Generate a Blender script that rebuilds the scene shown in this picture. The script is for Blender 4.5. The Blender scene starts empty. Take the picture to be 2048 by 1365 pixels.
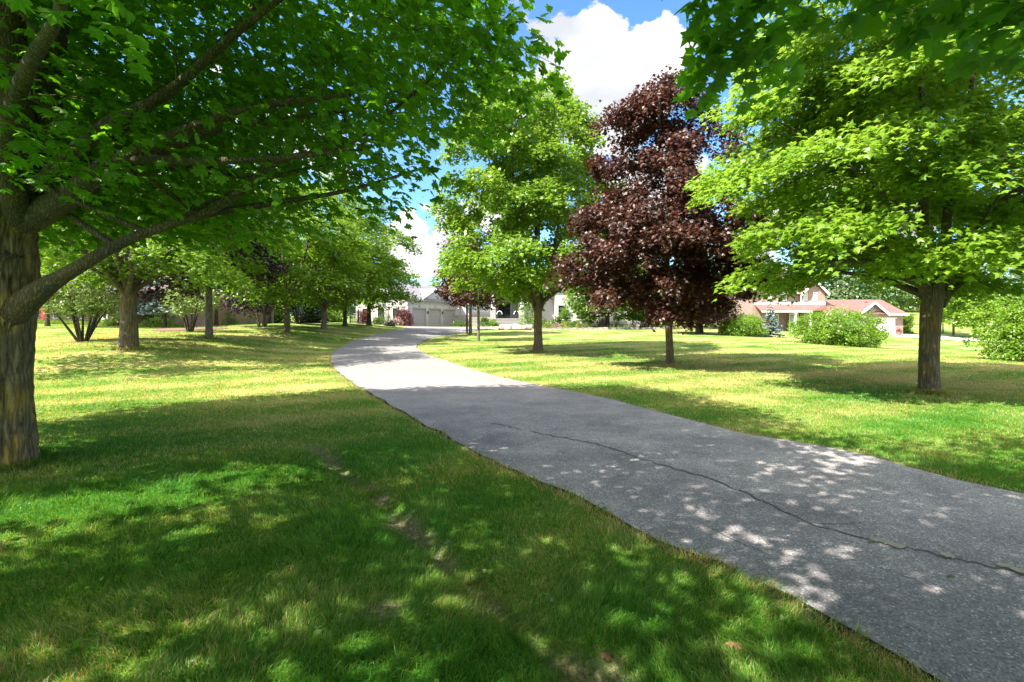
import bpy, math, random
import numpy as np
from mathutils import Vector, Matrix

# ------------------------------------------------------------------ camera / light
sc = bpy.context.scene
col = sc.collection
F, HY, H = 1000.0, 640.0, 1.6          # focal length and horizon in photo pixels (2048 wide), eye height
cam_d = bpy.data.cameras.new("camera")
cam_d.sensor_width = 36.0
cam_d.lens = 36.0 * F / 2048.0
cam_d.shift_y = -(682.5 - HY) / 2048.0
cam_d.clip_start = 0.05
cam_d.clip_end = 3000
cam = bpy.data.objects.new("camera", cam_d)
cam.location = (0, 0, H)
cam.rotation_euler = (math.radians(90), 0, 0)
col.objects.link(cam)
sc.camera = cam

SUN_EL = math.radians(50)
SUN_DIR = Vector((-0.85, -0.52, 0)).normalized()       # horizontal direction towards the sun
to_sun = Vector((SUN_DIR.x * math.cos(SUN_EL), SUN_DIR.y * math.cos(SUN_EL), math.sin(SUN_EL)))
sd = bpy.data.lights.new("sun", 'SUN')
sd.energy = 4.6
sd.angle = math.radians(0.53)
sd.color = (1.0, 0.94, 0.80)
sun = bpy.data.objects.new("sun", sd)
sun.rotation_euler = to_sun.to_track_quat('Z', 'Y').to_euler()
sun.location = (-30, -20, 40)
col.objects.link(sun)

sc.view_settings.view_transform = 'Standard'
sc.view_settings.look = 'None'
sc.view_settings.gamma = 1.0
sc.view_settings.exposure = 1.97
sc.cycles.max_bounces = 8
sc.cycles.transmission_bounces = 6
sc.cycles.diffuse_bounces = 4
sc.cycles.use_denoising = True

def build_world():
    w = bpy.data.worlds.new("World")
    sc.world = w
    w.use_nodes = True
    nt = w.node_tree
    nt.nodes.clear()
    N = lambda t: nt.nodes.new(t)
    L = nt.links.new
    out = N('ShaderNodeOutputWorld')
    bg = N('ShaderNodeBackground'); bg.inputs[1].default_value = 0.15
    sky = N('ShaderNodeTexSky'); sky.sky_type = 'NISHITA'; sky.sun_disc = False
    sky.sun_elevation = SUN_EL
    sky.sun_rotation = math.atan2(SUN_DIR.x, SUN_DIR.y)
    sky.air_density = 1.0; sky.dust_density = 0.4; sky.ozone_density = 1.6
    tc = N('ShaderNodeTexCoord')
    # clouds: soft blobs in chosen sky directions, broken up by noise of the view direction
    n1 = N('ShaderNodeTexNoise'); n1.inputs['Scale'].default_value = 8; n1.inputs['Detail'].default_value = 8; n1.inputs['Roughness'].default_value = 0.6
    mp = N('ShaderNodeMapping'); mp.inputs['Scale'].default_value = (1, 1, 1.8)
    L(tc.outputs['Generated'], mp.inputs[0]); L(mp.outputs[0], n1.inputs['Vector'])
    n2 = N('ShaderNodeTexNoise'); n2.inputs['Scale'].default_value = 3.0; n2.inputs['Detail'].default_value = 6
    L(mp.outputs[0], n2.inputs['Vector'])
    def pix(px, py): return Vector(((px - 1024) / F, 1, (HY - py) / F)).normalized()
    blobs = [(1180, 150, 98, 1.0), (1325, 112, 72, .95), (1110, 215, 85, .9), (1250, 200, 62, .9), (1215, 262, 70, .85), (820, 462, 36, .8), (885, 472, 26, .7), (850, 516, 44, .8), (905, 440, 24, .6),
             (1330, 420, 110, .7), (1000, 420, 80, .55), (600, 300, 110, .5), (1750, 420, 150, .6), (300, 420, 150, .6), (1550, 520, 120, .6)]
    nw = N('ShaderNodeTexNoise'); nw.inputs['Scale'].default_value = 7; nw.inputs['Detail'].default_value = 7; nw.inputs['Roughness'].default_value = .6; L(tc.outputs['Generated'], nw.inputs['Vector'])
    ns = N('ShaderNodeVectorMath'); ns.operation = 'SUBTRACT'; L(nw.outputs['Color'], ns.inputs[0]); ns.inputs[1].default_value = (.5, .5, .5)
    wd = N('ShaderNodeVectorMath'); wd.operation = 'MULTIPLY_ADD'; L(ns.outputs[0], wd.inputs[0]); wd.inputs[1].default_value = (.22, .05, .16); L(tc.outputs['Generated'], wd.inputs[2])
    wn_ = N('ShaderNodeVectorMath'); wn_.operation = 'NORMALIZE'; L(wd.outputs[0], wn_.inputs[0])
    acc = None
    for (px, py, r, s) in blobs:
        d = pix(px, py)
        vm = N('ShaderNodeVectorMath'); vm.operation = 'DOT_PRODUCT'
        L(wn_.outputs[0], vm.inputs[0]); vm.inputs[1].default_value = d
        mr = N('ShaderNodeMapRange'); mr.interpolation_type = 'SMOOTHSTEP'
        ang = r / F * d.y * 1.05
        mr.inputs['From Min'].default_value = math.cos(ang * 1.35); mr.inputs['From Max'].default_value = math.cos(ang * 0.35)
        mr.inputs['To Min'].default_value = 0; mr.inputs['To Max'].default_value = s
        L(vm.outputs['Value'], mr.inputs['Value'])
        if acc is None: acc = mr.outputs[0]
        else:
            mx = N('ShaderNodeMath'); mx.operation = 'MAXIMUM'
            L(acc, mx.inputs[0]); L(mr.outputs[0], mx.inputs[1]); acc = mx.outputs[0]
    # unseen cumulus overhead and behind the viewer, added to lift the shade
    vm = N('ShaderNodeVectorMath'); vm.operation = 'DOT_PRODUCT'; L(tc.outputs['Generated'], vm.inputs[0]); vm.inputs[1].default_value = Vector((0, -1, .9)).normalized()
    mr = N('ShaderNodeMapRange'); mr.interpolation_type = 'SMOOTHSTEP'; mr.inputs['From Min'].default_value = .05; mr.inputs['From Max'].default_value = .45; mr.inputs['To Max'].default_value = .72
    L(vm.outputs['Value'], mr.inputs['Value']); mx = N('ShaderNodeMath'); mx.operation = 'MAXIMUM'; L(acc, mx.inputs[0]); L(mr.outputs[0], mx.inputs[1]); acc = mx.outputs[0]; fill_mask = mr.outputs[0]
    a = N('ShaderNodeMath'); a.operation = 'ADD'; L(acc, a.inputs[0])
    b = N('ShaderNodeMath'); b.operation = 'MULTIPLY_ADD'; L(n1.outputs['Fac'], b.inputs[0]); b.inputs[1].default_value = 3.0; b.inputs[2].default_value = -1.5
    L(b.outputs[0], a.inputs[1])
    cm = N('ShaderNodeMapRange'); cm.interpolation_type = 'SMOOTHSTEP'
    cm.inputs['From Min'].default_value = 0.34; cm.inputs['From Max'].default_value = 0.56
    L(a.outputs[0], cm.inputs['Value'])
    cc = N('ShaderNodeValToRGB')
    cc.color_ramp.elements[0].position = 0.34; cc.color_ramp.elements[0].color = (1.42, 1.48, 1.60, 1)
    cc.color_ramp.elements[1].position = 0.52; cc.color_ramp.elements[1].color = (2.35, 2.35, 2.35, 1)
    L(n2.outputs['Fac'], cc.inputs[0])
    # those added clouds are brightened further, as fill light from behind
    bs = N('ShaderNodeMath'); bs.operation = 'MULTIPLY_ADD'; L(fill_mask, bs.inputs[0]); bs.inputs[1].default_value = 1.25; bs.inputs[2].default_value = 1.0
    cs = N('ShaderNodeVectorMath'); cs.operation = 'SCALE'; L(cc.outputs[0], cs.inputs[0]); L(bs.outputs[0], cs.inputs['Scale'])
    # dims the bare sky model, red more than blue
    mul = N('ShaderNodeMix'); mul.data_type = 'RGBA'; mul.blend_type = 'MULTIPLY'; mul.inputs[0].default_value = 1
    L(sky.outputs[0], mul.inputs[6]); mul.inputs[7].default_value = (.34, .50, .60, 1)
    mix = N('ShaderNodeMix'); mix.data_type = 'RGBA'
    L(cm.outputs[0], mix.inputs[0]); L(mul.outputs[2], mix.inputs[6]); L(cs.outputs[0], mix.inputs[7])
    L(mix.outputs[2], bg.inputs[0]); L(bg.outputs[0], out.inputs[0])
build_world()

# ------------------------------------------------------------------ small helpers
rng = np.random.default_rng(7)
random.seed(7)

def at(px, py, Y):
    return np.array([(px - 1024) / F * Y, Y, H + (HY - py) / F * Y])

def hash3(i, j, k, seed):
    n = (i * 374761393 + j * 668265263 + k * 2147483647 + seed * 1274126177) & 0xffffffff
    n = ((n ^ (n >> 13)) * 1274126177) & 0xffffffff
    n = (n ^ (n >> 16)) & 0xffffffff
    return n / 4294967295.0

def vnoise(p, seed=0):
    p = np.asarray(p, float)
    f = np.floor(p).astype(np.int64); t = p - f; t = t * t * (3 - 2 * t)
    r = 0
    for a in (0, 1):
        for b in (0, 1):
            for c in (0, 1):
                w = (t[..., 0] if a else 1 - t[..., 0]) * (t[..., 1] if b else 1 - t[..., 1]) * (t[..., 2] if c else 1 - t[..., 2])
                r = r + w * hash3(f[..., 0] + a, f[..., 1] + b, f[..., 2] + c, seed)
    return r

def fbm(p, octs=3, seed=0):
    s, a, r = 0, 1.0, 0
    p = np.asarray(p, float)
    for o in range(octs):
        r = r + a * vnoise(p * (2 ** o), seed + o); s += a; a *= .5
    return r / s

class MB:
    """collects polygons and links them as one mesh object"""
    def __init__(self, rot=0, loc=(0, 0, 0)):
        self.v = []; self.f = []; self.n = 0; self.rot = rot; self.loc = np.array(loc, float); self.attr = []
    def add(self, verts, faces, val=None):
        v = np.asarray(verts, float).reshape(-1, 3)
        if self.rot:
            c, s = math.cos(self.rot), math.sin(self.rot)
            v = np.stack([v[:, 0] * c - v[:, 1] * s, v[:, 0] * s + v[:, 1] * c, v[:, 2]], 1)
        v = v + self.loc
        self.v.append(v)
        if isinstance(faces, np.ndarray):
            self.f.append(faces + self.n)
        else:
            for fc in faces: self.f.append(np.array([fc]) + self.n)
        if val is not None: self.attr.append(np.broadcast_to(val, (len(v),)))
        self.n += len(v)
    def box(self, x0, x1, y0, y1, z0, z1):
        v = [(x, y, z) for z in (z0, z1) for y in (y0, y1) for x in (x0, x1)]
        self.add(v, np.array([[0, 2, 3, 1], [4, 5, 7, 6], [0, 1, 5, 4], [2, 6, 7, 3], [0, 4, 6, 2], [1, 3, 7, 5]]))
    def prism(self, pts, y0, y1):
        """outline in x,z extruded along y"""
        n = len(pts)
        v = [(p[0], y0, p[1]) for p in pts] + [(p[0], y1, p[1]) for p in pts]
        fs = [list(range(n)), list(range(2 * n - 1, n - 1, -1))] + [[(i + 1) % n, i, n + i, n + (i + 1) % n] for i in range(n)]
        self.add(v, fs)
    def prism_x(self, pts, x0, x1):
        """outline in y,z extruded along x"""
        n = len(pts)
        v = [(x0, p[0], p[1]) for p in pts] + [(x1, p[0], p[1]) for p in pts]
        fs = [list(range(n - 1, -1, -1)), list(range(n, 2 * n))] + [[i, (i + 1) % n, n + (i + 1) % n, n + i] for i in range(n)]
        self.add(v, fs)
    def slab(self, quad, t):
        """four corners of the top face, thickness downwards"""
        q = np.array(quad, float); lo = q.copy(); lo[:, 2] -= t; n = len(q)
        fs = [list(range(n)), list(range(2 * n - 1, n - 1, -1))] + [[(i + 1) % n, i, n + i, n + (i + 1) % n] for i in range(n)]
        self.add(np.vstack([q, lo]), fs)
    def tube(self, pts, rad, sides=8, sub=4, disp=None):
        pts = np.asarray(pts, float); rad = np.asarray(rad, float)
        if sub > 1 and len(pts) > 2:
            P = np.vstack([2 * pts[0] - pts[1], pts, 2 * pts[-1] - pts[-2]]); o = []; ro = []
            for i in range(len(pts) - 1):
                for k in range(sub):
                    t = k / sub
                    a, b, c, d = P[i], P[i + 1], P[i + 2], P[i + 3]
                    o.append(.5 * ((2 * b) + (-a + c) * t + (2 * a - 5 * b + 4 * c - d) * t * t + (-a + 3 * b - 3 * c + d) * t ** 3))
                    ro.append(rad[i] * (1 - t) + rad[i + 1] * t)
            o.append(pts[-1]); ro.append(rad[-1]); pts = np.array(o); rad = np.array(ro)
        n = len(pts)
        T = np.gradient(pts, axis=0); T /= np.linalg.norm(T, axis=1)[:, None] + 1e-9
        u = np.cross(T[0], [0.3, 0.9, 0.1]); u /= np.linalg.norm(u); U = [u]
        for i in range(1, n):
            u = U[-1] - T[i] * np.dot(U[-1], T[i]); u /= np.linalg.norm(u) + 1e-9; U.append(u)
        U = np.array(U); V = np.cross(T, U)
        th = np.linspace(0, 2 * math.pi, sides, endpoint=False)
        R = rad[:, None] * np.ones(sides)
        if disp is not None: R = disp(pts, th, R)
        v = pts[:, None] + R[..., None] * (np.cos(th)[None, :, None] * U[:, None] + np.sin(th)[None, :, None] * V[:, None])
        i = np.arange(n - 1)[:, None] * sides; j = np.arange(sides)[None]; j2 = (j + 1) % sides
        q = np.stack([i + j, i + j2, i + sides + j2, i + sides + j], -1).reshape(-1, 4)
        self.add(v.reshape(-1, 3), q)
        return pts, rad
    def build(self, name, mat, parent=None, smooth=False, origin=None, mat2=None, split=0):
        me = bpy.data.meshes.new(name)
        v = np.vstack(self.v)
        if parent is not None: v = v - np.array(parent.location)
        elif origin is not None: v = v - np.array(origin, float)
        me.vertices.add(len(v)); me.vertices.foreach_set("co", v.astype(np.float32).ravel())
        idx = np.concatenate([f.ravel() for f in self.f]); cnt = np.concatenate([np.full(len(f), f.shape[1]) for f in self.f])
        st = np.concatenate([[0], np.cumsum(cnt)[:-1]])
        me.loops.add(len(idx)); me.loops.foreach_set("vertex_index", idx.astype(np.int32))
        me.polygons.add(len(cnt)); me.polygons.foreach_set("loop_start", st.astype(np.int32)); me.polygons.foreach_set("loop_total", cnt.astype(np.int32))
        me.polygons.foreach_set("use_smooth", np.full(len(cnt), smooth))
        me.update(calc_edges=True)
        if self.attr:
            at_ = me.attributes.new("var", 'FLOAT', 'POINT'); at_.data.foreach_set("value", np.concatenate(self.attr).astype(np.float32))
        if mat is not None: me.materials.append(mat)
        if mat2 is not None:
            me.materials.append(mat2); mi = np.zeros(len(cnt), np.int32); mi[split:] = 1; me.polygons.foreach_set('material_index', mi)
        o = bpy.data.objects.new(name, me); col.objects.link(o)
        if parent is not None: o.parent = parent
        elif origin is not None: o.location = origin
        return o

def tag(o, label=None, cat=None, group=None, kind=None):
    if label: o["label"] = label
    if cat: o["category"] = cat
    if group: o["group"] = group
    if kind: o["kind"] = kind
    return o

def empty(name, loc):
    o = bpy.data.objects.new(name, None); o.location = [float(c) for c in loc]; o.empty_display_size = .3
    col.objects.link(o); return o

# ------------------------------------------------------------------ materials
def mat_new(name):
    m = bpy.data.materials.new(name); m.use_nodes = True; nt = m.node_tree; nt.nodes.clear()
    return m, nt, nt.nodes.new, nt.links.new

def ramp(N, els):
    r = N('ShaderNodeValToRGB'); cr = r.color_ramp
    while len(cr.elements) < len(els): cr.elements.new(.5)
    for e, (p, c) in zip(cr.elements, els): e.position = p; e.color = (*c, 1)
    return r

def plain(name, c, rough=.7, var=.12, scale=6, metallic=0, bump=0.0):
    m, nt, N, L = mat_new(name)
    out = N('ShaderNodeOutputMaterial'); b = N('ShaderNodeBsdfPrincipled'); L(b.outputs[0], out.inputs[0])
    tc = N('ShaderNodeTexCoord'); n = N('ShaderNodeTexNoise'); n.inputs['Scale'].default_value = scale; n.inputs['Detail'].default_value = 6
    L(tc.outputs['Object'], n.inputs['Vector'])
    r = ramp(N, [(.3, tuple(x * (1 - var) for x in c)), (.7, tuple(min(1, x * (1 + var)) for x in c))]); L(n.outputs['Fac'], r.inputs[0])
    L(r.outputs[0], b.inputs['Base Color']); b.inputs['Roughness'].default_value = rough; b.inputs['Metallic'].default_value = metallic
    if bump:
        bp = N('ShaderNodeBump'); bp.inputs['Strength'].default_value = bump; bp.inputs['Distance'].default_value = .02
        L(n.outputs['Fac'], bp.inputs['Height']); L(bp.outputs[0], b.inputs['Normal'])
    return m

def brickmat(name, c1, c2, mortar, bw, bh, msize=.012, rough=.85, scale=1.0, bump=.4):
    m, nt, N, L = mat_new(name)
    out = N('ShaderNodeOutputMaterial'); b = N('ShaderNodeBsdfPrincipled'); L(b.outputs[0], out.inputs[0])
    tc = N('ShaderNodeTexCoord'); sp = N('ShaderNodeSeparateXYZ'); L(tc.outputs['Object'], sp.inputs[0])
    ad = N('ShaderNodeMath'); ad.operation = 'ADD'; L(sp.outputs[0], ad.inputs[0]); L(sp.outputs[1], ad.inputs[1])
    cb = N('ShaderNodeCombineXYZ'); L(ad.outputs[0], cb.inputs[0]); L(sp.outputs[2], cb.inputs[1])
    t = N('ShaderNodeTexBrick'); L(cb.outputs[0], t.inputs['Vector'])
    t.inputs['Color1'].default_value = (*c1, 1); t.inputs['Color2'].default_value = (*c2, 1); t.inputs['Mortar'].default_value = (*mortar, 1)
    t.inputs['Scale'].default_value = scale; t.inputs['Brick Width'].default_value = bw; t.inputs['Row Height'].default_value = bh; t.inputs['Mortar Size'].default_value = msize
    n = N('ShaderNodeTexNoise'); n.inputs['Scale'].default_value = 2.5; n.inputs['Detail'].default_value = 5; L(tc.outputs['Object'], n.inputs['Vector'])
    mx = N('ShaderNodeMix'); mx.data_type = 'RGBA'; mx.blend_type = 'MULTIPLY'; mx.inputs[0].default_value = .5
    r = ramp(N, [(.3, (.6, .6, .6)), (.7, (1.25, 1.25, 1.25))]); L(n.outputs['Fac'], r.inputs[0])
    L(t.outputs['Color'], mx.inputs[6]); L(r.outputs[0], mx.inputs[7]); L(mx.outputs[2], b.inputs['Base Color'])
    b.inputs['Roughness'].default_value = rough
    bp = N('ShaderNodeBump'); bp.inputs['Strength'].default_value = bump; bp.inputs['Distance'].default_value = .01; bp.invert = True
    L(t.outputs['Fac'], bp.inputs['Height']); L(bp.outputs[0], b.inputs['Normal'])
    return m

def leafmat(name, dark, light, tr, trans=.42, gloss=.06, grough=.38, old=None):
    m, nt, N, L = mat_new(name)
    out = N('ShaderNodeOutputMaterial')
    a = N('ShaderNodeAttribute'); a.attribute_name = 'var'
    els = [(0, dark), (.9, light)]
    if old: els = [(0, dark), (.8, light), (.965, light), (.98, old)]
    r = ramp(N, els); L(a.outputs['Fac'], r.inputs[0])
    d = N('ShaderNodeBsdfDiffuse'); L(r.outputs[0], d.inputs[0])
    t = N('ShaderNodeBsdfTranslucent')
    mt = N('ShaderNodeMix'); mt.data_type = 'RGBA'; mt.inputs[0].default_value = .35
    mt.inputs[6].default_value = (*tr, 1); L(r.outputs[0], mt.inputs[7]); L(mt.outputs[2], t.inputs[0])
    m1 = N('ShaderNodeMixShader'); m1.inputs[0].default_value = trans; L(d.outputs[0], m1.inputs[1]); L(t.outputs[0], m1.inputs[2])
    g = N('ShaderNodeBsdfGlossy'); g.inputs['Roughness'].default_value = grough; g.inputs[0].default_value = (.9, .95, .95, 1)
    m2 = N('ShaderNodeMixShader'); m2.inputs[0].default_value = gloss; L(m1.outputs[0], m2.inputs[1]); L(g.outputs[0], m2.inputs[2])
    L(m2.outputs[0], out.inputs[0])
    return m

def barkmat(name, c, lichen, fine=1.0, amount=.5, zs=5.5):
    m, nt, N, L = mat_new(name)
    out = N('ShaderNodeOutputMaterial'); b = N('ShaderNodeBsdfPrincipled'); L(b.outputs[0], out.inputs[0]); b.inputs['Roughness'].default_value = .95
    tc = N('ShaderNodeTexCoord'); mp = N('ShaderNodeMapping'); mp.inputs['Scale'].default_value = (15 * fine, 15 * fine, zs * fine)
    L(tc.outputs['Object'], mp.inputs[0])
    n = N('ShaderNodeTexNoise'); n.inputs['Scale'].default_value = 1; n.inputs['Detail'].default_value = 8; n.inputs['Roughness'].default_value = .65; L(mp.outputs[0], n.inputs['Vector'])
    v = N('ShaderNodeTexVoronoi'); v.feature = 'DISTANCE_TO_EDGE'; v.inputs['Scale'].default_value = .8
    L(mp.outputs[0], v.inputs['Vector'])
    wn = N('ShaderNodeTexNoise'); wn.inputs['Scale'].default_value = .6; wn.inputs['Detail'].default_value = 5; L(mp.outputs[0], wn.inputs['Vector'])
    wa = N('ShaderNodeVectorMath'); wa.operation = 'MULTIPLY_ADD'; L(wn.outputs['Color'], wa.inputs[0]); wa.inputs[1].default_value = (1.5, 1.5, .8); sq = N('ShaderNodeVectorMath'); sq.operation = 'MULTIPLY'; L(mp.outputs[0], sq.inputs[0]); sq.inputs[1].default_value = (1.5, 1.5, .42); L(sq.outputs[0], wa.inputs[2]); L(wa.outputs[0], v.inputs['Vector'])
    r = ramp(N, [(.2, tuple(x * .45 for x in c)), (.5, c), (.75, tuple(x * 1.5 for x in c))]); L(n.outputs['Fac'], r.inputs[0])
    n2 = N('ShaderNodeTexNoise'); n2.inputs['Scale'].default_value = 3.2; n2.inputs['Detail'].default_value = 7; L(tc.outputs['Object'], n2.inputs['Vector'])
    r2 = ramp(N, [(.46, (0, 0, 0)), (.60, (amount, amount, amount))]); L(n2.outputs['Fac'], r2.inputs[0])
    mx = N('ShaderNodeMix'); mx.data_type = 'RGBA'; L(r2.outputs[0], mx.inputs[0]); L(r.outputs[0], mx.inputs[6]); mx.inputs[7].default_value = (*lichen, 1)
    n3 = N('ShaderNodeTexNoise'); n3.inputs['Scale'].default_value = 14; n3.inputs['Detail'].default_value = 4; L(tc.outputs['Object'], n3.inputs['Vector'])
    r3 = ramp(N, [(.60, (0, 0, 0)), (.70, (.35, .35, .35))]); L(n3.outputs['Fac'], r3.inputs[0])
    mx2 = N('ShaderNodeMix'); mx2.data_type = 'RGBA'; L(r3.outputs[0], mx2.inputs[0]); L(mx.outputs[2], mx2.inputs[6]); mx2.inputs[7].default_value = (.3, .31, .28, 1)
    fr = ramp(N, [(.0, (.48, .45, .42)), (.22, (1, 1, 1))]); L(v.outputs['Distance'], fr.inputs[0])
    mf = N('ShaderNodeMix'); mf.data_type = 'RGBA'; mf.blend_type = 'MULTIPLY'; mf.inputs[0].default_value = 1; L(mx2.outputs[2], mf.inputs[6]); L(fr.outputs[0], mf.inputs[7])
    L(mf.outputs[2], b.inputs['Base Color'])
    ad = N('ShaderNodeMath'); ad.operation = 'MULTIPLY_ADD'; L(v.outputs['Distance'], ad.inputs[0]); ad.inputs[1].default_value = 1.6; L(n.outputs['Fac'], ad.inputs[2])
    bp = N('ShaderNodeBump'); bp.inputs['Strength'].default_value = .9; bp.inputs['Distance'].default_value = .03
    L(ad.outputs[0], bp.inputs['Height']); L(bp.outputs[0], b.inputs['Normal'])
    return m

GREEN_A, GREEN_B = (.050, .115, .016), (.115, .200, .028)
M = {}
M['leaf_green'] = leafmat('leaf_green', (.055, .130, .008), (.130, .230, .014), (.30, .52, .015), .48, .025)
M['leaf_near'] = leafmat('leaf_near', (.028, .095, .005), (.120, .250, .012), (.21, .56, .010), .52, .03)
M['leaf_lime'] = leafmat('leaf_lime', (.065, .165, .012), (.205, .315, .026), (.42, .64, .06), .50, .02)
M['leaf_dark'] = leafmat('leaf_dark', (.032, .085, .012), (.095, .165, .020), (.16, .30, .02), .38, .025)
M['leaf_row'] = leafmat('leaf_row', (.040, .115, .008), (.170, .260, .022), (.30, .50, .025), .45, .02)
M['leaf_purple'] = leafmat('leaf_purple', (.012, .006, .008), (.088, .028, .016), (.15, .03, .01), .22, .04, .45)
M['leaf_purple_dark'] = leafmat('leaf_purple_dark', (.010, .006, .010), (.028, .012, .018), (.05, .01, .02), .2, .05, .35)
M['leaf_barberry'] = leafmat('leaf_barberry', (.05, .014, .018), (.16, .04, .04), (.2, .04, .03), .3, .03)
M['leaf_shrub'] = leafmat('leaf_shrub', (.045, .130, .010), (.190, .310, .025), (.34, .52, .03), .40, .025)
M['leaf_pale'] = leafmat('leaf_pale', (.07, .13, .025), (.22, .30, .08), (.3, .38, .08), .35, .03)
M['leaf_blue'] = leafmat('leaf_blue', (.10, .16, .15), (.28, .36, .36), (.16, .24, .22), .15, .06)
M['leaf_far'] = leafmat('leaf_far', (.050, .100, .035), (.130, .190, .065), (.15, .25, .06), .3, .05)
M['leaf_yellow'] = leafmat('leaf_yellow', (.20, .25, .03), (.42, .42, .06), (.45, .5, .06), .35, .05)
M['petal_pink'] = leafmat('petal_pink', (.35, .2, .2), (.6, .42, .36), (.5, .3, .25), .3, .05)
M['needle_dark'] = leafmat('needle_dark', (.020, .045, .020), (.05, .085, .04), (.05, .09, .03), .15, .05)
M['bark_near'] = barkmat('bark_near', (.20, .16, .10), (.38, .27, .07), 1.0, .85)
M['bark'] = barkmat('bark', (.125, .105, .078), (.20, .125, .035), 1.0, .6)
M['bark_grey'] = barkmat('bark_grey', (.17, .155, .135), (.22, .16, .09), 1.0, .35)
M['bark_dark'] = barkmat('bark_dark', (.07, .055, .045), (.1, .08, .05), 1.0, .2)

M['bark_near_limb'] = barkmat('bark_near_limb', (.105, .085, .062), (.20, .15, .06), 1.6, .5, 15)
M['bark_limb'] = barkmat('bark_limb', (.115, .095, .072), (.18, .13, .06), 1.5, .4, 15)

def ground_colour(nt, N, L, blades=False):
    """lawn colour from world position: green with dry straw patches and faint mowing bands"""
    g = N('ShaderNodeNewGeometry')
    n1 = N('ShaderNodeTexNoise'); n1.inputs['Scale'].default_value = .32; n1.inputs['Detail'].default_value = 5; L(g.outputs['Position'], n1.inputs['Vector'])
    n2 = N('ShaderNodeTexNoise'); n2.inputs['Scale'].default_value = 2.3; n2.inputs['Detail'].default_value = 4; L(g.outputs['Position'], n2.inputs['Vector'])
    sp = N('ShaderNodeSeparateXYZ'); L(g.outputs['Position'], sp.inputs[0])
    # shaded near grass coloured greener, sunlit lawn beyond coloured drier
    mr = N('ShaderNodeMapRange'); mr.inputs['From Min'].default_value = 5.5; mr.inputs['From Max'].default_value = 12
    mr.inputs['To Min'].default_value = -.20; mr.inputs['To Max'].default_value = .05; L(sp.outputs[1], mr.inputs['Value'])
    w = N('ShaderNodeTexWave'); w.bands_direction = 'X'; w.inputs['Scale'].default_value = .16; w.inputs['Distortion'].default_value = .6; w.inputs['Detail'].default_value = 1
    mp = N('ShaderNodeMapping'); mp.inputs['Rotation'].default_value = (0, 0, math.radians(62)); L(g.outputs['Position'], mp.inputs[0]); L(mp.outputs[0], w.inputs['Vector'])
    a = N('ShaderNodeMath'); a.operation = 'MULTIPLY_ADD'; L(n2.outputs['Fac'], a.inputs[0]); a.inputs[1].default_value = .45; L(n1.outputs['Fac'], a.inputs[2])
    b = N('ShaderNodeMath'); b.operation = 'ADD'; L(a.outputs[0], b.inputs[0]); L(mr.outputs[0], b.inputs[1])
    c = N('ShaderNodeMath'); c.operation = 'MULTIPLY_ADD'; L(w.outputs['Fac'], c.inputs[0]); c.inputs[1].default_value = .17; L(b.outputs[0], c.inputs[2])
    return c.outputs[0], g

def lawn_mat():
    m, nt, N, L = mat_new('lawn')
    out = N('ShaderNodeOutputMaterial'); b = N('ShaderNodeBsdfPrincipled'); L(b.outputs[0], out.inputs[0]); b.inputs['Roughness'].default_value = .95; b.inputs['Specular IOR Level'].default_value = .1
    fac, g = ground_colour(nt, N, L)
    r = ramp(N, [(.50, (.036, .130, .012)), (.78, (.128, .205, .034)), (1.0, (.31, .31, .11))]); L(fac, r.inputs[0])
    n3 = N('ShaderNodeTexNoise'); n3.inputs['Scale'].default_value = 30; n3.inputs['Detail'].default_value = 6; L(g.outputs['Position'], n3.inputs['Vector'])
    r3 = ramp(N, [(.3, (.55, .55, .55)), (.7, (1.3, 1.3, 1.3))]); L(n3.outputs['Fac'], r3.inputs[0])
    mx = N('ShaderNodeMix'); mx.data_type = 'RGBA'; mx.blend_type = 'MULTIPLY'; mx.inputs[0].default_value = 1; L(r.outputs[0], mx.inputs[6]); L(r3.outputs[0], mx.inputs[7])
    a = N('ShaderNodeAttribute'); a.attribute_name = 'var'          # bare soil
    nd = N('ShaderNodeTexNoise'); nd.inputs['Scale'].default_value = 45; nd.inputs['Detail'].default_value = 8; L(g.outputs['Position'], nd.inputs['Vector'])
    rd = ramp(N, [(.3, (.10, .075, .05)), (.55, (.21, .165, .115)), (.75, (.36, .30, .22))]); L(nd.outputs['Fac'], rd.inputs[0])
    mx2 = N('ShaderNodeMix'); mx2.data_type = 'RGBA'; L(a.outputs['Fac'], mx2.inputs[0]); L(mx.outputs[2], mx2.inputs[6]); L(rd.outputs[0], mx2.inputs[7])
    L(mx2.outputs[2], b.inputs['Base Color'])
    bp = N('ShaderNodeBump'); bp.inputs['Strength'].default_value = .6; bp.inputs['Distance'].default_value = .04; L(n3.outputs['Fac'], bp.inputs['Height']); L(bp.outputs[0], b.inputs['Normal'])
    return m
M['lawn'] = lawn_mat()

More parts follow.
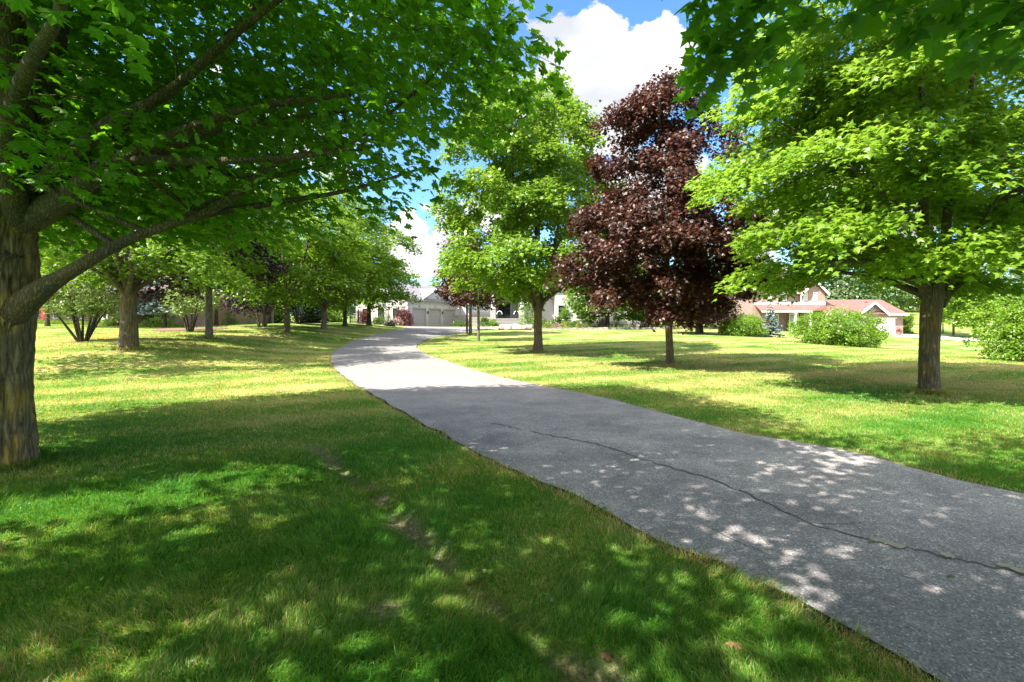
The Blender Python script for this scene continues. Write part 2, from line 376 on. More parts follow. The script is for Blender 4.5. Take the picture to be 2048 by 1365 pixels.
def blade_mat():
    m, nt, N, L = mat_new('grass_blades')
    out = N('ShaderNodeOutputMaterial')
    fac, g = ground_colour(nt, N, L)
    a = N('ShaderNodeAttribute'); a.attribute_name = 'var'
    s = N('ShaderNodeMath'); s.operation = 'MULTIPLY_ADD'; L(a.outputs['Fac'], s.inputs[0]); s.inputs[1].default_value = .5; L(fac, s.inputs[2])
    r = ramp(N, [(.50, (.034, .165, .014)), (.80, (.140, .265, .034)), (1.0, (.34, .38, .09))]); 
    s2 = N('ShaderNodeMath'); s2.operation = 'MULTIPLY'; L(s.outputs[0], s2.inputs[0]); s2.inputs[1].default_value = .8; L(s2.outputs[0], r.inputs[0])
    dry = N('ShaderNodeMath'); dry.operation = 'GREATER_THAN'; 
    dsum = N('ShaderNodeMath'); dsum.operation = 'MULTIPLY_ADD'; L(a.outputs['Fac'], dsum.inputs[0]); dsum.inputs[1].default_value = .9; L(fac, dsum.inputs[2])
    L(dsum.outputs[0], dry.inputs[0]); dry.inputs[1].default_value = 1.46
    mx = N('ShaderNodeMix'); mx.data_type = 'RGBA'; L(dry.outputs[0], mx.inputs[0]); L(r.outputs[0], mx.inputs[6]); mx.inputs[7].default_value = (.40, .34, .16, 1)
    d = N('ShaderNodeBsdfDiffuse'); L(mx.outputs[2], d.inputs[0]); t = N('ShaderNodeBsdfTranslucent')
    h = N('ShaderNodeHueSaturation'); h.inputs['Value'].default_value = 1.6; L(mx.outputs[2], h.inputs['Color']); tw = N('ShaderNodeMix'); tw.data_type = 'RGBA'; tw.blend_type = 'MULTIPLY'; tw.inputs[0].default_value = 1; tw.inputs[7].default_value = (1.55, 1.02, .8, 1); L(h.outputs[0], tw.inputs[6]); L(tw.outputs[2], t.inputs[0])
    m1 = N('ShaderNodeMixShader'); m1.inputs[0].default_value = .4; L(d.outputs[0], m1.inputs[1]); L(t.outputs[0], m1.inputs[2])
    gl = N('ShaderNodeBsdfGlossy'); gl.inputs['Roughness'].default_value = .4
    m2 = N('ShaderNodeMixShader'); m2.inputs[0].default_value = .025; L(m1.outputs[0], m2.inputs[1]); L(gl.outputs[0], m2.inputs[2])
    L(m2.outputs[0], out.inputs[0]); return m
M['blades'] = blade_mat()

def asphalt_mat():
    m, nt, N, L = mat_new('asphalt')
    out = N('ShaderNodeOutputMaterial'); b = N('ShaderNodeBsdfPrincipled'); L(b.outputs[0], out.inputs[0]); b.inputs['Roughness'].default_value = .85
    g = N('ShaderNodeNewGeometry')
    v = N('ShaderNodeTexVoronoi'); v.inputs['Scale'].default_value = 95; L(g.outputs['Position'], v.inputs['Vector'])
    rv = ramp(N, [(0, (.11, .10, .108)), (.45, (.215, .198, .208)), (.80, (.31, .288, .298)), (.95, (.60, .57, .57))]); L(v.outputs['Color'], rv.inputs[0])
    n = N('ShaderNodeTexNoise'); n.inputs['Scale'].default_value = 1.3; n.inputs['Detail'].default_value = 12; n.inputs['Roughness'].default_value = .72; L(g.outputs['Position'], n.inputs['Vector'])
    rn = ramp(N, [(.35, (.68, .68, .70)), (.5, (.96, .96, .97)), (.66, (1.3, 1.28, 1.25))]); L(n.outputs['Fac'], rn.inputs[0])
    mx = N('ShaderNodeMix'); mx.data_type = 'RGBA'; mx.blend_type = 'MULTIPLY'; mx.inputs[0].default_value = 1; L(rv.outputs[0], mx.inputs[6]); L(rn.outputs[0], mx.inputs[7])
    nl = N('ShaderNodeTexNoise'); nl.inputs['Scale'].default_value = .42; nl.inputs['Detail'].default_value = 4; nl.inputs['Distortion'].default_value = .8; L(g.outputs['Position'], nl.inputs['Vector'])
    rl = ramp(N, [(.38, (.80, .80, .82)), (.5, (1, 1, 1)), (.62, (1.14, 1.12, 1.08))]); L(nl.outputs['Fac'], rl.inputs[0])
    ml = N('ShaderNodeMix'); ml.data_type = 'RGBA'; ml.blend_type = 'MULTIPLY'; ml.inputs[0].default_value = 1; L(mx.outputs[2], ml.inputs[6]); L(rl.outputs[0], ml.inputs[7]); mx = ml
    # evener grey mixed in further up the drive, toned for its sunlit look
    sp = N('ShaderNodeSeparateXYZ'); L(g.outputs['Position'], sp.inputs[0])
    mr = N('ShaderNodeMapRange'); mr.inputs['From Min'].default_value = 7; mr.inputs['From Max'].default_value = 16; L(sp.outputs[1], mr.inputs['Value'])
    n5 = N('ShaderNodeTexNoise'); n5.inputs['Scale'].default_value = 9; n5.inputs['Detail'].default_value = 6; L(g.outputs['Position'], n5.inputs['Vector'])
    r5 = ramp(N, [(.3, (.165, .152, .152)), (.7, (.225, .208, .205))]); L(n5.outputs['Fac'], r5.inputs[0])
    mx2 = N('ShaderNodeMix'); mx2.data_type = 'RGBA'; L(mr.outputs[0], mx2.inputs[0]); L(mx.outputs[2], mx2.inputs[6]); L(r5.outputs[0], mx2.inputs[7])
    L(mx2.outputs[2], b.inputs['Base Color'])
    v2 = N('ShaderNodeTexVoronoi'); v2.inputs['Scale'].default_value = 95; L(g.outputs['Position'], v2.inputs['Vector'])
    bp = N('ShaderNodeBump'); bp.inputs['Strength'].default_value = .55; bp.inputs['Distance'].default_value = .006; bp.invert = True
    L(v2.outputs['Distance'], bp.inputs['Height']); L(bp.outputs[0], b.inputs['Normal'])
    return m
M['asphalt'] = asphalt_mat()
M['crack'] = plain('crack', (.060, .058, .060), .6, .2, 20)
M['sand'] = plain('sand', (.27, .25, .20), .95, .2, 20, bump=.3)
M['concrete'] = plain('concrete', (.40, .38, .36), .9, .1, 2)
M['stucco'] = plain('stucco', (.43, .405, .425), .9, .05, 1.5, bump=.2)
M['taupe_trim'] = plain('trim_taupe', (.30, .28, .28), .7, .05)  # taupe colour of trim, frames, gutters and shutters
M['garage_door'] = plain('garage_door', (.29, .265, .275), .6, .03)
M['white'] = plain('white', (.80, .79, .77), .6, .03)
M['stone'] = brickmat('stone', (.42, .38, .34), (.30, .27, .25), (.2, .19, .18), .5, .22, .03)
M['stone_pale'] = plain('stone_pale', (.34, .325, .315), .85, .15, 8, bump=.5)
M['roof_grey'] = brickmat('roof_grey', (.19, .18, .205), (.23, .22, .25), (.16, .15, .17), .35, .14, .01, bump=.3)
M['roof_red'] = brickmat('roof_red', (.175, .080, .074), (.22, .105, .095), (.13, .06, .055), .35, .14, .01, bump=.3)
M['roof_brown'] = brickmat('roof_brown', (.09, .075, .065), (.12, .10, .085), (.06, .05, .045), .35, .14, .01, bump=.3)
M['brick_pink'] = brickmat('brick_pink', (.27, .175, .155), (.33, .22, .195), (.32, .27, .25), .22, .075, .008)
M['brick_brown'] = brickmat('brick_brown', (.30, .19, .135), (.36, .24, .17), (.24, .19, .15), .24, .08, .01)
M['stone_pink'] = brickmat('stone_pink', (.46, .32, .26), (.60, .48, .40), (.16, .12, .10), .55, .16, .025, bump=.8)
M['glass'] = plain('glass', (.025, .03, .035), .08, .1)
M['glass_pale'] = plain('glass_pale', (.25, .30, .36), .1, .1)
M['dark_metal'] = plain('dark_metal', (.02, .035, .03), .5, .1)
M['red_paint'] = plain('red_paint', (.45, .02, .02), .5, .1)
M['door_green'] = plain('door_green', (.36, .38, .30), .6, .05)
M['boulder'] = plain('boulder', (.30, .28, .26), .9, .35, 3, bump=.8)
M['boulder_pale'] = plain('boulder_pale', (.52, .50, .46), .9, .2, 3, bump=.8)
M['mulch'] = plain('mulch', (.15, .085, .06), .95, .4, 14, bump=.8)
M['soil'] = plain('soil', (.09, .06, .045), .95, .4, 14, bump=.8)
M['wood'] = plain('wood', (.45, .28, .17), .8, .15, 5)
M['dead_leaf'] = plain('dead_leaf', (.20, .085, .04), .7, .2, 30)
M['fresh_leaf'] = plain('fresh_leaf', (.07, .12, .03), .6, .2, 30)
M['terracotta'] = plain('terracotta', (.25, .12, .1), .8, .1)
M['cushion'] = plain('cushion', (.5, .5, .5), .9, .1)
M['roof_far'] = plain('roof_far', (.5, .52, .56), .8, .05)

# ------------------------------------------------------------------ terrain height
CP = []
for (px, py, Y) in [(1858, 787, 10.9), (1340, 733, 17.2), (1076, 705, 23), (257, 698, 17), (418, 678, 23), (574, 668, 29), (648, 658, 35), (690, 652, 41), (738, 650, 47),
                    (523, 654, 33), (597, 647, 39), (380, 664, 27), (165, 683, 19), (664, 712, 21.5), (685, 693, 27), (730, 676, 34), (800, 657.5, 50), (845, 705, 23.5), (835, 690, 28),
                    (870, 676, 36), (940, 664, 47), (850, 653.5, 61), (909, 653.5, 70), (1015, 653, 62), (985, 660, 49), (1150, 661, 47), (1330, 661, 45), (1430, 668, 42), (1540, 673, 41),
                    (1600, 685, 31), (1750, 706, 23.5), (1900, 722, 19), (2048, 730, 17.5), (1900, 706, 33), (1760, 668, 66), (1600, 663, 68), (1940, 685, 55), (1850, 640, 90), (1850, 618, 120), (2048, 640, 110),
                    (100, 645, 36), (220, 652, 33), (320, 655, 35), (300, 664, 28), (480, 652, 44), (20, 700, 18), (957, 683, 34), (936, 670, 41), (60, 760, 13), (400, 760, 13.2), (560, 710, 21), (780, 720, 19.5), (1000, 740, 15.9),
                    (1200, 690, 28), (1400, 700, 25), (2048, 690, 40), (700, 645, 55), (2100, 680, 62)]:
    CP.append(at(px, py, Y))
for X in (-9, -5, -1.5, 2, 6, 10):
    for Y in (-6, 0, 4, 8): CP.append(np.array([X, Y, 0.0]))
for c in [(-5, 11.5, 0), (0, 12, 0), (5, 12, 0), (-30, 10, .6), (-30, 25, .9), (-45, 45, 1.4), (-80, 0, .6), (-80, 90, 1.4), (0, -60, 0), (80, 0, -.8), (-30, 110, 1.2), (20, 110, 1.2), (60, 160, 6), (140, 140, 6), (25, 10, -.3), (30, 22, -.5), (-15, -20, 0), (15, -20, 0), (120, 60, 0)]:
    CP.append(np.array(c, float))
CP = np.array(CP)
def _phi(r2): return .5 * r2 * np.log(r2 + 1e-9)
def _solve():
    n = len(CP); d2 = ((CP[:, None, :2] - CP[None, :, :2]) ** 2).sum(-1)
    K = _phi(d2) + np.eye(n) * 3.0
    P = np.hstack([np.ones((n, 1)), CP[:, :2]])
    A = np.zeros((n + 3, n + 3)); A[:n, :n] = K; A[:n, n:] = P; A[n:, :n] = P.T
    return np.linalg.solve(A, np.concatenate([CP[:, 2], np.zeros(3)]))
TW = _solve()

SWALE = np.array([at(*p) for p in [(640, 893, 6.32), (695, 945, 5.24), (760, 985, 4.64), (830, 1060, 3.81), (910, 1130, 3.27), (1000, 1200, 2.86), (1090, 1275, 2.52), (1180, 1345, 2.27), (1260, 1440, 2.0)]])[:, :2]
def seg_dist(x, y, pts):
    best = np.full(x.shape, 1e9)
    for a, b in zip(pts[:-1], pts[1:]):
        ab = b - a; t = np.clip(((x - a[0]) * ab[0] + (y - a[1]) * ab[1]) / (ab @ ab), 0, 1)
        best = np.minimum(best, np.hypot(x - a[0] - t * ab[0], y - a[1] - t * ab[1]))
    return best

def hgt(x, y):
    x = np.atleast_1d(np.asarray(x, float)).ravel(); y = np.atleast_1d(np.asarray(y, float)).ravel(); out = np.zeros(len(x))
    for s in range(0, len(x), 40000):
        xs, ys = x[s:s + 40000], y[s:s + 40000]
        cx, cy = np.clip(xs, -110, 130), np.clip(ys, -60, 170)
        d2 = (cx[:, None] - CP[None, :, 0]) ** 2 + (cy[:, None] - CP[None, :, 1]) ** 2
        z = _phi(d2) @ TW[:-3] + TW[-3] + TW[-2] * cx + TW[-1] * cy
        z = z - .085 * np.exp(-(seg_dist(xs, ys, SWALE) / .17) ** 2)
        out[s:s + 40000] = z
    return out
def h1(x, y): return float(hgt(x, y)[0])

def ground(px, py):
    """world point where the photo's ray meets the ground"""
    Y = np.concatenate([np.arange(1.5, 30, .05), np.arange(30, 120, .2)])
    X = (px - 1024) / F * Y; Z = H + (HY - py) / F * Y
    d = Z - hgt(X, Y); i = int(np.argmax(d <= 0))
    if d[i] > 0: i = len(Y) - 1
    if i > 0:
        t = d[i - 1] / (d[i - 1] - d[i] + 1e-9); y = Y[i - 1] + t * (Y[i] - Y[i - 1])
    else: y = Y[0]
    x = (px - 1024) / F * y
    return np.array([x, y, h1(x, y)])

# ------------------------------------------------------------------ driveway outline
LE = [(1.95, 1.0), (1.78, 2.2)] ; 
LEpix = [(1560, 1185), (1300, 1078), (1190, 1010), (1000, 930), (870, 860), (745, 790), (690, 755), (668, 735), (664, 712), (685, 693), (730, 676), (770, 665), (802, 657.2)]
REpix = [(2048, 990), (1700, 905), (1450, 860), (1200, 795), (1000, 755), (900, 725), (845, 705), (834, 692), (850, 681), (885, 672), (935, 665)]
LEw = [np.array([3.9, -3.0]), np.array([2.9, -.4]), np.array([2.2, 1.3])] + [ground(*p)[:2] for p in LEpix] + [np.array([-12.3, 58.5]), np.array([-11.8, 61.0])]
REw = [np.array([9.6, -1.6]), np.array([8.2, .4]), np.array([6.9, 2.3])] + [ground(*p)[:2] for p in REpix] + [np.array([-2.2, 52.0]), np.array([1.4, 60.5])]
def smooth_line(P, n):
    P = np.array(P); Q = np.vstack([2 * P[0] - P[1], P, 2 * P[-1] - P[-2]]); o = []
    for i in range(len(P) - 1):
        for t in np.linspace(0, 1, 12, endpoint=False):
            a, b, c, d = Q[i], Q[i + 1], Q[i + 2], Q[i + 3]
            o.append(.5 * (2 * b + (c - a) * t + (2 * a - 5 * b + 4 * c - d) * t * t + (3 * b - a - 3 * c + d) * t ** 3))
    o.append(P[-1]); o = np.array(o)
    s = np.concatenate([[0], np.cumsum(np.linalg.norm(np.diff(o, axis=0), axis=1))])
    # even in perspective: finer near the camera
    u = np.linspace(0, 1, n) ** 1.35 * s[-1]
    return np.stack([np.interp(u, s, o[:, 0]), np.interp(u, s, o[:, 1])], 1)
ND = 220
LL, RL = smooth_line(LEw, ND), smooth_line(REw, ND)
jit = (vnoise(np.stack([np.arange(ND) * .9, np.zeros(ND), np.zeros(ND)], 1), 3) - .5) * .07
LL = LL + np.stack([jit, jit * .3], 1)
jit = (vnoise(np.stack([np.arange(ND) * .9, np.zeros(ND), np.ones(ND) * 7], 1), 5) - .5) * .07
RL = RL + np.stack([jit, jit * .3], 1)
DPOLY = np.vstack([LL, RL[::-1]])
def in_poly(x, y, poly):
    ins = np.zeros(x.shape, bool); n = len(poly)
    for i in range(n):
        x0, y0 = poly[i]; x1, y1 = poly[(i + 1) % n]
        if y0 == y1: continue
        c = ((y0 > y) != (y1 > y)) & (x < (x1 - x0) * (y - y0) / (y1 - y0) + x0)
        ins ^= c
    return ins

def build_ground():
    n = 420
    u = np.linspace(-1, 1, n); a = 2.6
    xs = a * np.sinh(u * 6.1); ys = a * np.sinh(u * 6.1) + 4.0
    X, Y = np.meshgrid(xs, ys); x, y = X.ravel(), Y.ravel(); z = hgt(x, y)
    z += (fbm(np.stack([x * 1.1, y * 1.1, x * 0], 1), 3, 11) - .5) * .035 * (np.hypot(x, y) < 60)
    ins = in_poly(x, y, DPOLY)
    z[ins] -= .06
    i = np.arange(n - 1)[:, None] * n + np.arange(n - 1)[None]
    q = np.stack([i, i + 1, i + n + 1, i + n], -1).reshape(-1, 4)
    sdv = seg_dist(x, y, SWALE)
    nz = fbm(np.stack([x * 5, y * 5, x * 0], 1), 3, 4)
    bare = np.clip(1.05 - sdv / .14 + (nz - .5) * 2.4 + (vnoise(np.stack([x * 1.9, y * 1.9, x * 0 + 3], 1), 8) - .5) * .8, 0, 1) * (sdv < .5)
    near = (np.hypot(x + .75, y - 2.75) / .16); bare = np.maximum(bare, np.clip(1.1 - near + (nz - .5) * 2, 0, 1))
    ed_ = np.minimum(seg_dist(x, y, LL[::2]), seg_dist(x, y, RL[::2])); bare = np.maximum(bare, np.clip(1.1 - ed_ / .09, 0, .8) * (np.hypot(x, y) < 40))
    for bx, by, br in ((-5.77, 5.4, .42), (9.09, 10.9, .24), (5.43, 17.2, .17), (1.2, 23, .25), (-13.2, 17.2, .32), (-14, 23.1, .22), (-13.1, 29.2, .24)): bare = np.maximum(bare, np.clip(1.9 - np.hypot(x - bx, y - by) / (br + .04) + (nz - .5), 0, .9))
    mb = MB(); mb.add(np.stack([x, y, z], 1), q, bare)
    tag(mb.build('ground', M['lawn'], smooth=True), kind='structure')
build_ground()

def drape(poly_l, poly_r, m, off, name, mat, parent=None):
    t = np.linspace(0, 1, m)
    P = poly_l[:, None] * (1 - t)[None, :, None] + poly_r[:, None] * t[None, :, None]
    x, y = P[..., 0].ravel(), P[..., 1].ravel(); z = hgt(x, y) + off
    n = len(poly_l); i = np.arange(n - 1)[:, None] * m + np.arange(m - 1)[None]
    q = np.stack([i, i + 1, i + m + 1, i + m], -1).reshape(-1, 4)
    mb = MB(); mb.add(np.stack([x, y, z], 1), q)
    return mb.build(name, mat, parent, smooth=True)
drive = drape(LL, RL, 24, .012, 'driveway', M['asphalt']); tag(drive, kind='structure')

def ribbon(pix, w, name, mat, parent, off, wj=.4, seed=1, wig=3):
    P = np.array([ground(*p)[:2] for p in pix]); P = smooth_line(P, 12 * len(pix))
    T = np.gradient(P, axis=0); T /= np.linalg.norm(T, axis=1)[:, None]; Nn = np.stack([-T[:, 1], T[:, 0]], 1)
    k = np.arange(len(P)); q = np.stack([k * .45, k * 0, k * 0], 1)
    P = P + Nn * ((vnoise(q, seed) - .5) * w * wig)[:, None]
    ww = w * (1 - wj + 2 * wj * vnoise(q * 1.7, seed + 3)); ww[0] *= .2; ww[-1] *= .2
    return drape(P - Nn * ww[:, None] / 2, P + Nn * ww[:, None] / 2, 2, off, name, mat, parent)
ribbon([(985, 848), (1010, 853), (1040, 862)], .028, 'crack', M['crack'], drive, .017, seed=21)
ribbon([(1480, 985), (1520, 990), (1570, 992)], .007, 'crack', M['crack'], drive, .017, seed=22)
ribbon([(1620, 1050), (1680, 1052), (1730, 1048)], .006, 'crack', M['crack'], drive, .017, seed=23)
ribbon([(1062, 866), (1100, 873), (1200, 893), (1330, 935), (1400, 955), (1480, 985), (1560, 1025), (1620, 1050), (1700, 1075), (1752, 1083)], .021, 'crack', M['crack'], drive, .017)
ribbon([(1800, 1098), (1850, 1108), (1885, 1118), (1990, 1140), (2120, 1170)], .018, 'crack', M['crack'], drive, .017, seed=4)
ribbon([(1420, 1060), (1480, 1090), (1530, 1110)], .007, 'crack', M['crack'], drive, .017, seed=6)
ribbon([(1760, 1140), (1840, 1170), (1900, 1200)], .006, 'crack', M['crack'], drive, .017, seed=8)
ribbon([(1740, 1082), (1775, 1090), (1810, 1100)], .085, 'sand_patch', M['sand'], drive, .020, .3, 9, .4)
ribbon([(1880, 1112), (1910, 1120)], .06, 'sand_patch', M['sand'], drive, .020, .3, 12, .4)
ribbon([(1995, 1132), (2040, 1146), (2100, 1160)], .07, 'sand_patch', M['sand'], drive, .020, .3, 14, .4)

# neighbour's drive on the right
nl = np.array([(52.0, 66.0), (58, 62.5), (66, 59), (80, 54), (100, 50)]); nr = np.array([(45.5, 66.0), (47.5, 60), (54, 56), (66, 49), (90, 42)])
tag(drape(smooth_line(nl, 60), smooth_line(nr, 60), 8, .05, 'neighbour_road', M['concrete']), kind='structure')

# ------------------------------------------------------------------ trees
def tmpl_maple():
    half = [(0, 0), (-.10, .16), (.00, .42), (.12, .33), (.20, .36), (.30, .60), (.42, .50), (.47, .22), (.64, .34), (.76, .14), (1.0, 0)]
    o = half + [(x, -y) for x, y in half[-2:0:-1]]
    v = [(.28, 0)] + o; n = len(o)
    f = [[0, 1 + i, 1 + (i + 1) % n] for i in range(n)]
    return np.array([(x, y, -.30 * abs(y) - .16 * x * x + .07 * math.sin(11 * x) * math.cos(9 * y)) for x, y in v]), np.array(f)
def tmpl_star():
    half = [(0, 0), (.0, .42), (.20, .26), (.36, .58), (.50, .22), (1.0, 0)]
    o = half + [(x, -y) for x, y in half[-2:0:-1]]
    v = [(.3, 0)] + o; n = len(o)
    f = [[0, 1 + i, 1 + (i + 1) % n] for i in range(n)]
    return np.array([(x, y, -.28 * abs(y) - .16 * x * x) for x, y in v]), np.array(f)
def tmpl_kite():
    return np.array([(0, 0, 0), (.35, .45, -.12), (1, 0, -.15), (.35, -.45, -.12)]), np.array([[0, 1, 2], [0, 2, 3]])
def tmpl_tri():
    return np.array([(0, .1, 0), (.2, .5, -.08), (.55, .3, -.1), (1, 0, -.15), (.5, -.35, -.1), (.15, -.5, -.05)]), np.array([[0, 1, 5], [1, 2, 4], [1, 4, 5], [2, 3, 4]])
def tmpl_blade():
    return np.array([(0, .06, 0), (0, -.06, 0), (.55, -.05, .06), (.55, .05, .06), (1, 0, -.1)]), np.array([[0, 1, 2], [0, 2, 3], [3, 2, 4]])
TM = {'maple': tmpl_maple(), 'star': tmpl_star(), 'kite': tmpl_kite(), 'tri': tmpl_tri(), 'blade': tmpl_blade()}

def norm(a): return a / (np.linalg.norm(a, axis=-1, keepdims=True) + 1e-9)
def add_leaves(mb, P, Nn, D, S, tm, var):
    Nn = norm(Nn); D = norm(D - Nn * (D * Nn).sum(1, keepdims=True)); B = np.cross(Nn, D)
    tv, tf = TM[tm]; k = len(tv); n = len(P)
    v = P[:, None] + S[:, None, None] * (tv[None, :, 0, None] * D[:, None] + tv[None, :, 1, None] * B[:, None] + tv[None, :, 2, None] * Nn[:, None])
    f = (np.arange(n)[:, None, None] * k + tf[None]).reshape(-1, 3)
    mb.add(v.reshape(-1, 3), f, np.repeat(var, k))

def clump_leaves(mb, A, O, per, rad, size, tm, rg, flat=.28, droop=.5, upw=1.0, varc=None, keep=None, jitter=.55):
    m = len(A)
    cnt = np.maximum(3, (per * rg.uniform(.6, 1.4, m))).astype(int); idx = np.repeat(np.arange(m), cnt); n = len(idx)
    r = np.sqrt(rg.random(n)); th = rg.random(n) * 2 * math.pi; rr = rad * rg.uniform(.7, 1.3, m)[idx]
    out = O[idx]
    off = np.stack([np.cos(th) * r, np.sin(th) * r, rg.normal(0, flat, n)], 1) * rr[:, None]
    off[:, 2] -= droop * rr * ((off[:, 0] * out[:, 0] + off[:, 1] * out[:, 1]) / (rr + 1e-6)) * .6
    P = A[idx] + off
    D = np.stack([off[:, 0], off[:, 1], off[:, 2] * 0], 1) + out * np.array([1, 1, .2]) * rr[:, None] * .8 + rg.normal(0, .35, (n, 3)) * rr[:, None] + np.array([0, 0, -.35]) * rr[:, None]
    Nn = np.array([0, 0, upw]) + out * .35 + rg.normal(0, jitter, (n, 3)) * .8
    S = size * rg.uniform(.65, 1.2, n)
    cv = (rg.random(m) if varc is None else varc)[idx]
    var = np.clip(.62 * cv + .38 * rg.random(n), 0, 1)
    if keep is not None:
        k = keep(P); P, Nn, D, S, var = P[k], Nn[k], D[k], S[k], var[k]
    add_leaves(mb, P, Nn, D, S, tm, var)

def sample_crown(profile, n, rg, seed, shell=.4, lob=.22, asym=None, mind=.5, void=.0):
    zs = np.array([p[0] for p in profile]); rs = np.array([p[1] for p in profile])
    zz = np.linspace(zs[0], zs[-1], 200); w = np.interp(zz, zs, rs) ** 1.6 + .05; w /= w.sum()
    acc = np.zeros((0, 3)); tries = 0
    while len(acc) < n and tries < 40:
        tries += 1; k = n * 2
        z = rg.choice(zz, k, p=w) + rg.normal(0, .05, k); th = rg.random(k) * 2 * math.pi
        R = np.interp(z, zs, rs)
        ln = fbm(np.stack([np.cos(th) * 1.6 + 5, np.sin(th) * 1.6 + 5, z * .55], 1), 2, seed)
        R = R * (1 + lob * 2 * (ln - .5) * 1.6)
        if asym is not None: R = R * asym(th, z)
        rho = R * rg.random(k) ** shell
        c = np.stack([np.cos(th) * rho, np.sin(th) * rho, z], 1)
        if void: c = c[fbm(c * [.9, .9, 1.7], 2, seed + 77) > void]
        for p in c:
            if len(acc) >= n: break
            if len(acc) == 0 or ((acc - p) ** 2).sum(1).min() > (mind * rg.uniform(.6, 1.2)) ** 2:
                acc = np.vstack([acc, p])
        mind *= .93
    return acc

def blob_crown(profile, n, rg, seed, shell, lob, asym, blob):
    K, rx, rz = blob
    C = sample_crown(profile, K, rg, seed, shell, lob, asym, mind=rx * 1.15, void=.2)
    m = int(math.ceil(n / len(C))); out = []
    for c in C:
        sc_ = rg.uniform(.65, 1.25); mm = max(3, int(m * sc_ ** 1.6))
        d = norm(rg.normal(0, 1, (mm, 3))); d[:, 2] = np.abs(d[:, 2]) * np.where(rg.random(mm) < .2, -.6, 1)
        r = rg.random(mm) ** .33
        o = np.array([c[0], c[1]]); o = o / (np.linalg.norm(o) + .3)
        q = c + d * r[:, None] * np.array([rx, rx, rz]) * sc_
        q[:, 2] -= .28 * ((q[:, 0] - c[0]) * o[0] + (q[:, 1] - c[1]) * o[1])       # sprays droop outwards
        out.append(q)
    return np.vstack(out)

